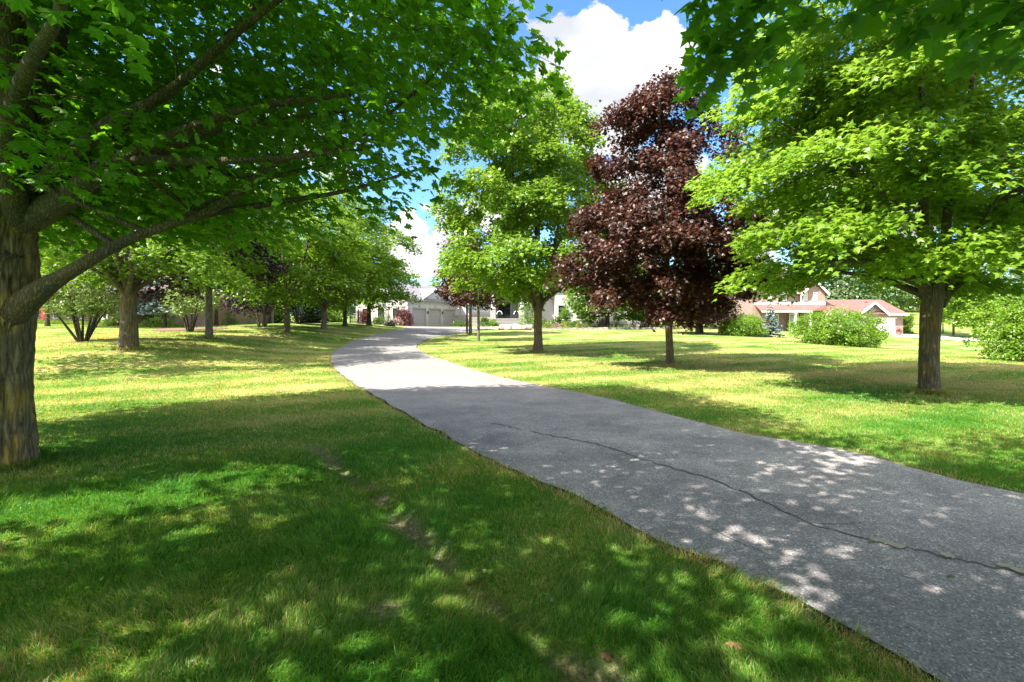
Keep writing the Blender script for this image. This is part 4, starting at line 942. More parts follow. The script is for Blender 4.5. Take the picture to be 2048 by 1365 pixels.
gtree(1180, 652, 'tree', 'branching small tree in front of the bay windows of the white house', None, [(1.6, 1.0), (2.3, 2.4), (3.6, 2.9), (5.4, 2.3), (6.6, .5)], .16, 361, 150, 40, .5, .2, 'tri', 'leaf_row', 'bark_grey', Y=56, fork=1.0, n_limb=6)
RT = 'trees on the hillside beyond the brick house'
k = 0
for (px, Y, h_, r_, lab, mt) in [(1560, 104, 12, 6, 'hillside tree above the brick house roof', 'leaf_far'), (1625, 108, 12, 6, 'hillside tree behind the right gable of the brick house', 'leaf_far'), (1680, 100, 11, 6, 'hillside tree above the left part of the garage roof', 'leaf_far'), (1740, 104, 11, 6, 'hillside tree right above the garage gable', 'leaf_dark'),
                                 (1795, 112, 12, 6, 'hillside tree above the right end of the garage roof', 'leaf_far'), (1850, 132, 12, 7, 'hillside tree behind the trunk of the lime-green maple', 'leaf_dark'), (1905, 128, 12, 7, 'hillside tree top right of the forked trunk', 'leaf_dark'), (1960, 120, 15, 7, 'tall hillside conifer-like tree near the right edge', 'leaf_far'), (2030, 125, 17, 8, 'tallest hillside tree at the right edge', 'leaf_far'), (2100, 115, 15, 8, 'hillside tree beyond the right edge bush', 'leaf_dark')]:
    k += 1
    gtree(px, 640, 'tree', lab, RT, [(.8, r_ * .8), (h_ * .3, r_), (h_ * .55, r_ * .9), (h_ * .8, r_ * .55), (h_, .4)], .22, 380 + k, 130, 42, 1.3, .5, 'kite', mt, 'bark_dark', name='background_tree', Y=Y, n_limb=5, twigs=0, sides=5)
gtree(1907, 669, 'tree', 'small green lawn tree with a straight grey trunk across the neighbour\'s drive', 'small trees across the neighbour\'s drive', [(2.0, 1.4), (2.8, 2.6), (4, 2.9), (5.6, 2.2), (6.8, .4)], .14, 395, 130, 44, .5, .22, 'tri', 'leaf_green', 'bark_grey', Y=66, n_limb=6)
gtree(1886, 666, 'tree', 'smallest thin-stemmed tree across the neighbour\'s drive', 'small trees across the neighbour\'s drive', [(1.6, .8), (2.2, 1.5), (3.2, 1.5), (4.0, .3)], .08, 396, 50, 40, .4, .2, 'tri', 'leaf_green', 'bark_dark', Y=70, n_limb=4)
gtree(1950, 668, 'tree', 'leafy lime tree behind the right edge bush', None, [(1.6, 2), (2.6, 3.4), (4.4, 3.8), (6, 2.8), (7.2, .4)], .16, 397, 170, 44, .6, .26, 'tri', 'leaf_shrub', 'bark_grey', Y=62, n_limb=6)

# hedge beside neighbour garage
shrub(1813, 661, 'narrow clipped evergreen hedge column beside the white garage door', None, 1.15, 2.6, 401, 90, 50, .25, .13, 'kite', 'leaf_shrub', Y=68, prof=[(0, .9), (.2, 1), (2.4, 1), (2.6, .8)], name='hedge_column', cat='hedge')

# left: bushes beyond the crest
for i, (px, Y, w, h_, lab, mt) in enumerate([(462, 43, 3.4, 1.7, 'bright bush beyond the crest right of the third maple', 'leaf_shrub'), (492, 47, 3.0, 2.2, 'pale bush beyond the crest behind the thin dark trunk', 'leaf_pale'), (555, 50, 2.6, 2.0, 'bright bush beyond the crest beside the fourth maple', 'leaf_shrub'),
                                             (615, 52, 3.2, 2.4, 'grey-green bush beyond the crest under the fifth maple', 'leaf_blue'), (668, 54, 3.4, 2.6, 'grey-green bush left of the iron fence', 'leaf_row'), (436, 40, 2.6, 1.6, 'bright low bush behind the dark trunk next to the third maple', 'leaf_shrub')]):
    shrub(px, 650, lab, 'bushes beyond the crest of the mound', w, h_, 410 + i, 90, 40, .35, .16, 'kite', mt, Y=Y)

# ------------------------------------------------------------------ main white house
def white_house():
    bz = .70
    root = empty('white_house', (-8.5, 66, bz)); tag(root, 'long white stucco house with grey roof and triple garage at the end of the driveway', 'house')
    A = math.atan2(.944, .33); C0 = (-12.1, 60.2, bz)
    g = MB(A, C0)
    # garage block walls (facade is y=0 with three real openings)
    doors = [(.3, 3.5), (4.3, 7.6), (8.3, 11.9)]; hd = 2.27; eave = 3.5
    xs = [-.9]
    for a, b in doors: xs += [a, b]
    xs.append(13)
    for i in range(0, len(xs), 2): g.box(xs[i], xs[i + 1], 0, .3, 0, hd)
    g.box(-.9, 13, 0, .3, hd, eave); g.box(-.9, -.6, .3, 7, 0, eave); g.box(12.7, 13, .3, 7, 0, eave); g.box(-.9, 13, 7, 7.3, 0, eave)
    g.prism([(2.6, eave), (9.6, eave), (6.1, eave + 1.35)], 0, .3)       # facade gable
    g.prism_x([(0.0, eave), (7.3, eave), (3.65, eave + 2.1)], -.9, -.6)
    g.build('wall', M['stucco'], root)
    for a, b in doors:
        d = MB(A, C0)
        for k in range(5): d.box(a, b, .16 if k % 2 else .165, .22, hd * k / 5 + .012, hd * (k + 1) / 5 - .012)
        d.box(a, b, .2, .23, 0, hd)
        dr = d.build('garage_door', M['garage_door'], root)
        t = MB(A, C0); t.box(a - .12, b + .12, -.05, 0, hd, hd + .16); t.box(a - .12, a, -.05, 0, 0, hd); t.box(b, b + .12, -.05, 0, 0, hd)
        t.box((a + b) / 2 - .08, (a + b) / 2 + .08, -.08, 0, hd + .16, hd + .42)
        t.build('door_frame', M['taupe_trim'], root)
    for x in (3.9, 7.95, 12.2):
        l = MB(A, C0); l.tube([(x, -.12, 1.65), (x, -.12, 1.75), (x, -.12, 1.95), (x, -.12, 2.05)], [.04, .1, .09, .02], 8, 1); l.build('wall_lamp', M['dark_metal'], root)
        p = MB(A, C0); p.box(x - .28, x + .28, -.045, 0, 0, 1.0); p.build('stone_facing', M['stone_pale'], root)
    s = MB(A, C0); s.box(-1.0, -.9, 0, 7.3, 0, .95); s.build('stone_facing', M['stone'], root); s = MB(A, C0); s.box(-.95, .18, -.06, 0, 0, .95); s.build('stone_facing', M['stone'], root)
    r = MB(A, C0)
    r.slab([(-1.4, -.45, eave - .15), (13.2, -.45, eave - .15), (13.2, 3.65, eave + 2.25), (-1.4, 3.65, eave + 2.25)], .14)
    r.slab([(-1.4, 3.65, eave + 2.25), (13.2, 3.65, eave + 2.25), (13.2, 7.75, eave - .15), (-1.4, 7.75, eave - .15)], .14)
    r.slab([(2.2, -.4, eave - .02), (6.1, -.4, eave + 1.5), (6.1, 3.0, eave + 1.5), (2.2, .3, eave + .0)], .1)
    r.slab([(6.1, -.4, eave + 1.5), (10.0, -.4, eave - .02), (10.0, .3, eave + .0), (6.1, 3.0, eave + 1.5)], .1)
    r.build('roof', M['roof_grey'], root)
    ga = MB(A, C0); ga.box(-1.4, 2.2, -.56, -.45, eave - .3, eave - .14); ga.build('gutter', M['taupe_trim'], root); ga = MB(A, C0); ga.box(10.0, 13.2, -.56, -.45, eave - .3, eave - .14); ga.build('gutter', M['taupe_trim'], root)
    # camera-facing end of the garage: two dark shuttered windows and a beam
    for y0 in (1.0, 3.1, 5.3):
        w = MB(A, C0); w.box(-.96, -.9, y0, y0 + 1.0, .95, 2.3); f = w.build('window', M['glass'], root)
        fr = MB(A, C0); fr.box(-1.0, -.96, y0 - .08, y0, .9, 2.35); fr.box(-1.0, -.96, y0 + 1.0, y0 + 1.08, .9, 2.35); fr.box(-1.0, -.96, y0, y0 + 1, 2.3, 2.38); fr.box(-1.0, -.96, y0, y0 + 1, .87, .95)
        fo = fr.build('window_frame', M['white'], None); fo.parent = f; fo.data.transform(Matrix.Translation(-root.location))
        sh = MB(A, C0); sh.box(-.97, -.9, y0 - .5, y0 - .1, .9, 2.35); sh.build('shutter', M['taupe_trim'], root); sh = MB(A, C0); sh.box(-.97, -.9, y0 + 1.1, y0 + 1.5, .9, 2.35); sh.build('shutter', M['taupe_trim'], root)
    bmn = MB(A, C0); bmn.box(-.98, -.9, .3, 7.0, 2.45, 2.62); bmn.build('trim_band', M['taupe_trim'], root)
    # main block, facing the camera
    Yf = 71.5; zt = 1.78     # terrace level
    m = MB()
    m.box(-8.2, -2.6, Yf, Yf + .3, 1.6 - .2, 6.4); m.box(-8.2, -2.6, Yf - .0, Yf + .3, .5, 1.4)
    m.box(-2.6, -2.3, Yf - 1.0, Yf + 2.5, .5, 6.4)
    m.box(-2.3, .9, Yf + 2.2, Yf + 2.5, zt + 3.4, 6.4)
    m.box(-2.3, -2.05, Yf + 2.2, Yf + 2.5, zt, zt + 3.4); m.box(-.25, .9, Yf + 2.2, Yf + 2.5, zt, zt + 3.4)
    m.box(.9, 1.2, Yf - .2, Yf + 2.2, .5, 6.4); m.box(1.2, 6.0, Yf - .2, Yf + .1, .5, 6.4)
    m.box(6.0, 12.5, Yf - 1.4, Yf - 1.1, .5, 1.7); m.box(6.0, 12.5, Yf - 1.4, Yf - 1.1, 3.6, 6.4)
    for x0, x1 in ((6.0, 6.4), (7.7, 9.0), (10.3, 12.5)): m.box(x0, x1, Yf - 1.4, Yf - 1.1, 1.7, 3.6)
    m.box(6.0, 6.3, Yf - 1.1, Yf + .1, .5, 6.4); m.box(12.2, 12.5, Yf - 1.1, Yf + 9, .5, 6.4); m.box(12.5, 20, Yf + 1, Yf + 1.3, .5, 6.0); m.box(-8.2, -7.9, Yf + .3, Yf + 9, .5, 6.4); m.box(-8.2, 20, Yf + 9, Yf + 9.3, .5, 6.4)
    m.build('wall', M['stucco'], root)
    wn = MB(); wn.box(-8.2, -2.65, Yf - .08, Yf, .5, 2.15); wn.build('stone_facing', M['stone'], root); wn = MB(); wn.box(1.25, 5.95, Yf - .28, Yf - .2, .5, 1.5); wn.build('stone_facing', M['stone'], root)
    cap = MB(); cap.box(-8.2, -2.62, Yf - .14, Yf, 2.15, 2.32); cap.build('trim_band', M['taupe_trim'], root); cap = MB(); cap.box(-7.42, -7.3, Yf - .1, Yf - .02, 2.32, 6.3); cap.build('downpipe', M['taupe_trim'], root)
    rf = MB()
    x0, x1, y0, y1, ze, zr = -8.8, 13.0, Yf - 1.9, Yf + 9.9, 6.3, 9.4
    e = [(x0, y0, ze), (x1, y0, ze), (x1, y1, ze), (x0, y1, ze)]; ra, rb = (x0 + 5.9, (y0 + y1) / 2, zr), (x1 - 5.9, (y0 + y1) / 2, zr)
    rf.slab([e[0], e[1], rb, ra], .15); rf.slab([e[1], e[2], rb], .15); rf.slab([e[2], e[3], ra, rb], .15); rf.slab([e[3], e[0], ra], .15)
    rf.slab([(12.8, Yf + .4, 5.9), (20.5, Yf + .4, 5.9), (20.5, Yf + 5, 8.2), (12.8, Yf + 5, 8.2)], .15)
    rf.build('roof', M['roof_grey'], root)
    # entrance doors
    d = MB(); d.box(-2.05, -.25, Yf + 2.3, Yf + 2.36, zt, zt + 3.3); dd = d.build('front_door', M['glass'], root)
    fr = MB()
    for x in (-2.05, -1.5, -.92, -.3): fr.box(x, x + .06, Yf + 2.24, Yf + 2.3, zt, zt + 3.3)
    fr.box(-2.05, -.25, Yf + 2.25, Yf + 2.3, zt + 2.25, zt + 2.38)
    fo = fr.build('door_frame', M['dark_metal'], root); fo.parent = dd
    wl = MB(); wl.box(-2.4, 1.0, Yf + 1.9, Yf + 2.24, zt + 2.5, zt + 2.62); wl.build('lintel', M['white'], root)
    for (xa, xb, za, zb) in ((1.35, 3.1, 3.9, 5.3), (-6.6, -5.2, 2.9, 4.6), (-4.6, -3.4, 2.9, 4.6)):
        w = MB(); yy = Yf - .23 if xa > 0 else Yf - .03; w.box(xa, xb, yy, yy + .03, za, zb); wi = w.build('window', M['glass_pale'] if xa < 0 else M['glass'], root)
        fr = MB(); fr.box(xa - .1, xa, yy - .03, yy, za - .1, zb + .1); fr.box(xb, xb + .1, yy - .03, yy, za - .1, zb + .1); fr.box(xa, xb, yy - .03, yy, zb, zb + .1); fr.box(xa, xb, yy - .03, yy, za - .1, za); fr.box((xa + xb) / 2 - .04, (xa + xb) / 2 + .04, yy - .03, yy, za, zb)
        fo = fr.build('window_frame', M['white'], root); fo.parent = wi
    for x in (6.4, 9.0):
        w = MB(); w.box(x, x + 1.3, Yf - 1.25, Yf - 1.22, 1.7, 3.6); wi = w.build('window', M['glass'], root)
        fr = MB(); fr.box(x, x + .1, Yf - 1.36, Yf - 1.25, 1.7, 3.6); fr.box(x + 1.2, x + 1.3, Yf - 1.36, Yf - 1.25, 1.7, 3.6); fr.box(x - .1, x + 1.4, Yf - 1.5, Yf - 1.4, 1.55, 1.7); fo = fr.build('window_frame', M['white'], root); fo.parent = wi
    # terrace, steps, columns
    t = MB(); t.box(-4.6, 3.4, 66.6, Yf + 2.2, .4, zt); t.build('terrace', M['stone'], root)
    st = MB(); n = 6
    for k in range(n):
        w = 1.25 + .2 * (n - k) * .9; z1 = zt - (zt - bz - .0) * (k + 1) / (n + .0) + .16
        st.box(-1.0 - w * 1.15, -1.0 + w * 1.4, 66.6 - .38 * (k + 1), 66.6 - .38 * k, .4, z1 - .05)
        st.box(-1.0 - w * 1.15 - .05, -1.0 + w * 1.4 + .05, 66.6 - .38 * (k + 1) - .05, 66.6 - .38 * k - .05, z1 - .048, z1)
    st.build('steps', M['stone_pale'], root)
    for x in (-2.55, 1.28):
        c = MB(); c.box(x - .34, x + .34, 66.75, 67.4, zt, zt + 1.25); c.box(x - .4, x + .4, 66.7, 67.46, zt + 1.25, zt + 1.36); co = c.build('column', M['stone_pale'], root)
        q = MB(); a, b = .26, .13; z0, z1 = zt + 1.36, zt + 4.6
        for (ra_, rb_, za, zb) in ((a, b, z0, z0 + 1.5), (b, b, z0 + 1.5, z1)):
            q.add([(x + sx * r_, 67.07 + sy * r_, z) for z, r_ in ((za, ra_), (zb, rb_)) for sx, sy in ((-1, -1), (1, -1), (1, 1), (-1, 1))], [[0, 1, 5, 4], [1, 2, 6, 5], [2, 3, 7, 6], [3, 0, 4, 7], [4, 5, 6, 7]])
        sh = q.build('column_shaft', M['white'], root); sh.parent = co
    pr = MB(); pr.slab([(-3.3, 66.4, 6.35), (2.0, 66.4, 6.35), (2.0, 69.4, 7.6), (-3.3, 69.4, 7.6)], .25); pr.build('porch_roof', M['roof_grey'], root)
white_house()

def patio_chair(x, y, z, label):
    root = empty('patio_chair', (x, y, z)); tag(root, label, 'chair', 'patio chairs on the entrance terrace')
    for sx in (-.28, .28):
        for sy in (-.25, .25): fr = MB(); fr.box(x + sx - .02, x + sx + .02, y + sy - .02, y + sy + .02, z, z + .42); fr.build('leg', M['dark_metal'], root)
    s = MB(); s.box(x - .3, x + .3, y - .28, y + .28, z + .42, z + .50); s.build('seat', M['dark_metal'], root)
    b = MB(); arc = [(x + .36 * math.cos(t), y + .1 + .22 * math.sin(t) * 0, z + .55 + .45 * math.sin(t)) for t in np.linspace(0, math.pi, 11)]
    b.tube(arc, [.05] * 11, 8, 1); b.build('backrest', M['white'], root)
    p = MB(); p.prism([(x - .3, z + .5), (x + .3, z + .5), (x + .28, z + .8), (x, z + .95), (x - .28, z + .8)], y + .18, y + .22); p.build('back_panel', M['dark_metal'], root)
    for sx in (-.32, .32): a = MB(); a.box(x + sx - .03, x + sx + .03, y - .28, y + .2, z + .62, z + .67); a.build('armrest', M['white'], root)
patio_chair(-1.7, 68.0, 1.78, 'left patio chair with pale arched back before the front doors')
patio_chair(.62, 67.7, 1.78, 'right patio chair with pale arched back beside the stone column')
r_ = empty('side_table', (-.1, 67.8, 1.78)); tag(r_, 'low dark side table between the two patio chairs', 'table')
q = MB(); q.box(-.32, .12, 67.6, 68.0, 2.2, 2.25); q.build('table_top', M['dark_metal'], r_)
for sx in (-.28, .08):
    for yy_ in (67.62, 67.94): q = MB(); q.box(sx - .02, sx + .02, yy_, yy_ + .04, 1.78, 2.2); q.build('leg', M['dark_metal'], r_)

# ------------------------------------------------------------------ brick neighbour house
def win(root, x0, x1, y, z0, z1, glass, nx=2, nz=3, frame='white'):
    w = MB(); w.box(x0, x1, y - .03, y - .005, z0, z1); wi = w.build('window', M[glass], root)
    f = MB(); t = .09
    f.box(x0 - t, x0, y - .07, y - .002, z0 - t, z1 + t); f.box(x1, x1 + t, y - .07, y - .002, z0 - t, z1 + t); f.box(x0, x1, y - .07, y - .03, z1, z1 + t); f.box(x0, x1, y - .09, y - .03, z0 - t, z0)
    for i in range(1, nx): xx = x0 + (x1 - x0) * i / nx; f.box(xx - .025, xx + .025, y - .055, y - .03, z0, z1)
    for i in range(1, nz): zz = z0 + (z1 - z0) * i / nz; f.box(x0, x1, y - .05, y - .03, zz - .02, zz + .02)
    fo = f.build('window_frame', M[frame], root); fo.parent = wi
def brick_house():
    Y = 68.0; b = -.05
    root = empty('brick_house', (40, Y, b)); tag(root, 'two-storey pink brick house with red shingle roofs, white trim and attached garage on the right', 'house')
    X = lambda px: (px - 1024) / F * Y
    Z = lambda py: H + (HY - py) / F * Y
    zb = b - .5; ze = Z(585)
    w = MB()
    w.box(X(1505), X(1557), Y, Y + .3, zb, ze); w.box(X(1557), X(1604), Y + .6, Y + .9, zb, ze); w.box(X(1604), X(1650), Y, Y + .3, zb, ze)
    w.box(X(1505), X(1505) + .3, Y + .3, Y + 9, zb, ze); w.box(X(1650) - .3, X(1650), Y + .3, Y + 9, zb, ze); w.box(X(1505), X(1650), Y + 9, Y + 9.3, zb, ze)
    w.prism([(X(1503), ze), (X(1559), ze), (X(1531), Z(558))], Y, Y + .3); w.prism([(X(1604), ze), (X(1650), ze), (X(1627), Z(564))], Y, Y + .3)
    w.build('wall', M['brick_pink'], root)
    r = MB()
    for a, c, pk in ((1499, 1562, 554), (1599, 1656, 560)):
        mid = (a + c) / 2; yb = 588
        r.slab([(X(a), Y - .4, Z(yb)), (X(mid), Y - .4, Z(pk)), (X(mid), Y + 5, Z(pk)), (X(a), Y + 5, Z(yb))], .12); r.slab([(X(mid), Y - .4, Z(pk)), (X(c), Y - .4, Z(yb)), (X(c), Y + 5, Z(yb)), (X(mid), Y + 5, Z(pk))], .12)
    r.slab([(X(1500), Y + .25, Z(586)), (X(1655), Y + .25, Z(586)), (X(1640), Y + 4.8, Z(545)), (X(1515), Y + 4.8, Z(545))], .12)
    r.slab([(X(1655), Y + 9.6, Z(586)), (X(1500), Y + 9.6, Z(586)), (X(1515), Y + 4.8, Z(545)), (X(1640), Y + 4.8, Z(545))], .12)
    r.build('roof', M['roof_red'], root)
    f = MB()
    for a, c, pk in ((1499, 1562, 554), (1599, 1656, 560)):
        mid = (a + c) / 2; yb = 588; t = 4.6
        f.prism([(X(a), Z(yb)), (X(mid), Z(pk)), (X(mid), Z(pk + t)), (X(a) + .1, Z(yb + t))], Y - .5, Y - .4); f.prism([(X(mid), Z(pk)), (X(c), Z(yb)), (X(c) - .1, Z(yb + t)), (X(mid), Z(pk + t))], Y - .5, Y - .4)
    f.box(X(1562), X(1599), Y + .12, Y + .25, Z(588), Z(584.5)); f.box(X(1600.5), X(1602), Y - .1, Y - .0, Z(606), Z(588))
    f.build('fascia', M['white'], root)
    for (a, c, t, bb, yy, n) in ((1535, 1541, 586, 600, Y, 2), (1561, 1576, 587, 601, Y + .6, 3), (1608, 1613, 587, 600, Y, 2), (1627, 1633, 586, 600, Y, 2)): win(root, X(a), X(c), yy, Z(bb), Z(t), 'glass_pale', n, 3)
    # porch
    p = MB(); p.slab([(X(1508), Y - 2.1, Z(623)), (X(1606), Y - 2.1, Z(623)), (X(1590), Y - .1, Z(609)), (X(1508), Y - .1, Z(609))], .12); p.slab([(X(1606), Y - 2.1, Z(623)), (X(1650), Y - .6, Z(619)), (X(1650), Y - .1, Z(609)), (X(1590), Y - .1, Z(609))], .12)
    p.build('porch_roof', M['roof_red'], root)
    q = MB(); q.box(X(1508), X(1606), Y - 2.2, Y - 2.1, Z(625.5), Z(622.5)); q.box(X(1508), X(1650), Y - .12, Y - .0, Z(609), Z(604.5)); q.build('fascia', M['white'], root)
    for px in (1575, 1604):
        c = MB(); c.box(X(px) - .12, X(px) + .12, Y - 2.0, Y - 1.76, b + .1, Z(625.5)); c.box(X(px) - .18, X(px) + .18, Y - 2.06, Y - 1.7, b + .1, b + .35); c.box(X(px) - .2, X(px) + .2, Y - 2.07, Y - 1.7, Z(628), Z(625.6)); c.build('porch_post', M['white'], root)
    fl = MB(); fl.box(X(1508), X(1618), Y - 2.2, Y, b - .5, b + .1); fl.build('porch_floor', M['concrete'], root)
    d = MB(); d.box(X(1579), X(1590), Y - .05, Y - .0, b + .1, b + 2.25); dr = d.build('front_door', M['door_green'], root)
    gl = MB(); gl.box(X(1580.5), X(1588), Y - .07, Y - .05, b + 1.2, b + 2.1); g2 = gl.build('door_window', M['glass_pale'], root); g2.parent = dr
    fr = MB(); fr.box(X(1578), X(1579), Y - .1, Y, b + .1, b + 2.35); fr.box(X(1590), X(1591.2), Y - .1, Y, b + .1, b + 2.35); fr.box(X(1595), X(1596.2), Y - .1, Y, b + .1, b + 2.35); fr.box(X(1578), X(1596.2), Y - .1, Y, b + 2.35, b + 2.5); fr.build('door_frame', M['white'], root)
    win(root, X(1549), X(1555), Y, b + .9, b + 2.3, 'glass', 1, 2)
    # garage wing
    Yg = Y - 1.5; XG = lambda px: (px - 1024) / F * Yg; ZG = lambda py: H + (HY - py) / F * Yg; zg = ZG(668.5)
    g = MB(); hd = ZG(637.5); ev = ZG(626.5)
    for a, c in ((1652, 1686), (1732, 1747), (1792, 1806)): g.box(XG(a), XG(c), Yg, Yg + .3, zg - .4, hd)
    g.box(XG(1652), XG(1806), Yg, Yg + .3, hd, ev); g.box(XG(1806) - .3, XG(1806), Yg + .3, Yg + 8, zg - .4, ev); g.box(XG(1652), XG(1806), Yg + 8, Yg + 8.3, zg - .4, ev)
    g.prism([(XG(1717), ev), (XG(1770), ev), (XG(1744), ZG(606))], Yg, Yg + .3); g.build('garage_wall', M['brick_pink'], root)
    for a, c in ((1686, 1732), (1747, 1792)):
        d = MB()
        for k in range(4): d.box(XG(a), XG(c), Yg + .1, Yg + .15, zg + (hd - zg) * k / 4 + .01, zg + (hd - zg) * (k + 1) / 4 - .01)
        d.box(XG(a), XG(c), Yg + .14, Yg + .17, zg - .3, hd); d.build('garage_door', M['white'], root)
        t = MB(); t.box(XG(a) - .1, XG(c) + .1, Yg - .04, Yg, hd, hd + .12); t.build('door_frame', M['white'], root)
    r = MB(); rt = ZG(602.5) + .35
    r.slab([(XG(1648), Yg - .5, ev - .05), (XG(1810), Yg - .5, ev - .05), (XG(1806), Yg + 4, rt), (XG(1648), Yg + 4, rt)], .12); r.slab([(XG(1810), Yg + 8.5, ev - .05), (XG(1648), Yg + 8.5, ev - .05), (XG(1648), Yg + 4, rt), (XG(1806), Yg + 4, rt)], .12)
    zp = ZG(604)
    r.slab([(XG(1713), Yg - .55, ev - .1), (XG(1744), Yg - .55, zp), (XG(1744), Yg + 3.6, zp), (XG(1713), Yg - .1, ev + .08)], .1); r.slab([(XG(1744), Yg - .55, zp), (XG(1774), Yg - .55, ev - .1), (XG(1774), Yg - .1, ev + .08), (XG(1744), Yg + 3.6, zp)], .1)
    r.build('garage_roof', M['roof_red'], root)
    f = MB(); t = .3
    f.prism([(XG(1713), ev - .1), (XG(1744), zp), (XG(1744), zp - t), (XG(1713) + .1, ev - .1 - t)], Yg - .65, Yg - .55); f.prism([(XG(1744), zp), (XG(1774), ev - .1), (XG(1774) - .1, ev - .1 - t), (XG(1744), zp - t)], Yg - .65, Yg - .55)
    f.box(XG(1648), XG(1714), Yg - .6, Yg - .5, ev - .3, ev - .05); f.box(XG(1774), XG(1812), Yg - .6, Yg - .5, ev - .3, ev - .05)
    f.build('fascia', M['white'], root)
    o = MB(); cx, cz = XG(1744), ZG(620)
    o.tube([(cx - .45, Yg - .08, cz + .3), (cx - .3, Yg - .1, cz + .1), (cx, Yg - .1, cz - .25), (cx + .3, Yg - .1, cz + .1), (cx + .45, Yg - .08, cz + .3)], [.04, .12, .2, .12, .04], 8, 3); o.tube([(cx, Yg - .08, cz + .4), (cx, Yg - .1, cz - .5)], [.14, .03], 8, 1); o.build('wall_ornament', M['taupe_trim'], root)
brick_house()
pot = empty('planter_pot', (1798 - 1024 and (1798 - 1024) / F * 64, 64, h1((1798 - 1024) / F * 64, 64))); tag(pot, 'small dark planter pot with flowers beside the white garage door', 'planter')
pl = np.array(pot.location)
q = MB(); q.tube([pl, pl + [0, 0, .45], pl + [0, 0, .5]], [.18, .3, .32], 14, 1); q.build('pot', M['terracotta'], pot)
q = MB(); rg = np.random.default_rng(5); n = 120; P = pl + np.array([0, 0, .6]) + rg.normal(0, .16, (n, 3)); add_leaves(q, P, rg.normal(0, 1, (n, 3)) + [0, 0, 1], rg.normal(0, 1, (n, 3)), np.full(n, .13), 'kite', rg.random(n)); q.build('foliage', M['leaf_barberry'], pot)

# ------------------------------------------------------------------ brown house at left
def brown_house():
    b = 1.05
    root = empty('brown_house', (-28, 37, b)); tag(root, 'low brown brick and pink stone bungalow half hidden behind the left maples', 'house')
    def X(px, Y): return (px - 1024) / F * Y
    def Z(py, Y): return H + (HY - py) / F * Y
    Yb = 37.0; top = Z(585, Yb)
    w = MB(); w.box(X(-60, Yb), X(415, Yb), Yb, Yb + .3, Z(628, Yb), top); w.box(X(415, Yb) - .3, X(415, Yb), Yb + .3, Yb + 10, b - .5, top); w.box(X(-60, Yb), X(415, Yb), Yb + 10, Yb + 10.3, b - .5, top)
    w.box(X(200, 35), X(272, 35), 35, 35.3, b - .6, top); w.box(X(200, 35), X(200, 35) + .3, 35.3, Yb, b - .6, top); w.box(X(272, 35) - .3, X(272, 35), 35.3, Yb, b - .6, top)
    w.build('wall', M['brick_brown'], root)
    s = MB(); s.box(X(-60, Yb), X(190, Yb), Yb - .1, Yb + .3, b - .6, Z(628.2, Yb)); s.box(X(272, Yb), X(345, Yb), Yb - .1, Yb + .3, b - .6, Z(628.2, Yb)); s.build('stone_wall', M['stone_pink'], root)
    p = MB(); p.box(X(345, Yb), X(415, Yb), Yb - .12, Yb + .3, b - .6, Z(612, Yb)); p.build('brick_wall', M['brick_pink'], root)
    win(root, X(207.5, 35), X(214, 35), 35, Z(637, 35), Z(606, 35), 'glass', 1, 1)
    win(root, X(300, Yb), X(322, Yb), Yb - .1, Z(634, Yb), Z(614, Yb), 'glass', 2, 1)
    win(root, X(112, Yb), X(128, Yb), Yb - .1, Z(636, Yb), Z(618, Yb), 'glass', 2, 1); win(root, X(150, Yb), X(168, Yb), Yb - .1, Z(636, Yb), Z(618, Yb), 'glass', 2, 1)
    sh = MB(); sh.box(X(82, 34), X(88.5, 34), 34, 34.08, Z(640.5, 34), Z(613, 34)); sh.box(X(84.6, 34), X(86, 34), 34.08, 34.14, b - .6, Z(620, 34)); 
    pd = MB(); pd.box(X(190, Yb), X(200, Yb), Yb - .15, Yb - .05, b - .6, top); pd.build('drainpipe', M['wood'], root)
    r = MB(); ze = top - .05; zr = top + 2.6
    r.slab([(X(-70, Yb), 34.3, ze), (X(425, Yb), 34.3, ze), (X(405, Yb), 42, zr), (X(-70, Yb), 42, zr)], .2); r.slab([(X(425, Yb), 48, ze), (X(-70, Yb), 48, ze), (X(-70, Yb), 42, zr), (X(405, Yb), 42, zr)], .2)
    r.build('roof', M['roof_brown'], root)
    # red box on a post, left of the house
    rx = empty('mail_box', (X(85, 34), 34, h1(X(85, 34), 34))); tag(rx, 'narrow bright red box on a short post just right of the big trunk', 'box')
    z0 = rx.location.z
    q = MB(); q.box(X(82, 34), X(88.5, 34), 34, 34.2, Z(640.5, 34), Z(614, 34)); q.box(X(81.6, 34), X(88.9, 34), 33.98, 34.22, Z(614, 34), Z(612.6, 34)); q.build('box', M['red_paint'], rx)
    q = MB(); q.box(X(85, 34) - .04, X(85, 34) + .04, 34.06, 34.14, z0 - .1, Z(640.5, 34)); q.build('post', M['bark_dark'], rx)
brown_house()

# mulch bed, weeds in front of the brown house
def patch(name, mat, cx, cy, rx_, ry_, off, kind='structure', amp=.04, seed=0):
    n, m_ = 40, 10; v = []; f = []
    th = np.linspace(0, 2 * math.pi, n, endpoint=False); wob = 1 + .18 * np.sin(3 * th + seed) + .1 * np.sin(5 * th + 1 + seed)
    R = np.linspace(0, 1, m_)
    X = cx + rx_ * R[:, None] * np.cos(th) * wob; Y = cy + ry_ * R[:, None] * np.sin(th) * wob
    z = hgt(X.ravel(), Y.ravel()) + off + amp * (1 - np.repeat(R, n) ** 2) + rng.uniform(-.3, .3, n * m_) * amp * .4; 
    i = np.arange(m_ - 1)[:, None] * n + np.arange(n)[None]; j = np.arange(m_ - 1)[:, None] * n + (np.arange(n)[None] + 1) % n
    q = np.stack([i, j, j + n, i + n], -1).reshape(-1, 4); mb = MB(); mb.add(np.stack([X.ravel(), Y.ravel(), z], 1), q)
    return tag(mb.build(name, mat, smooth=True), kind=kind)
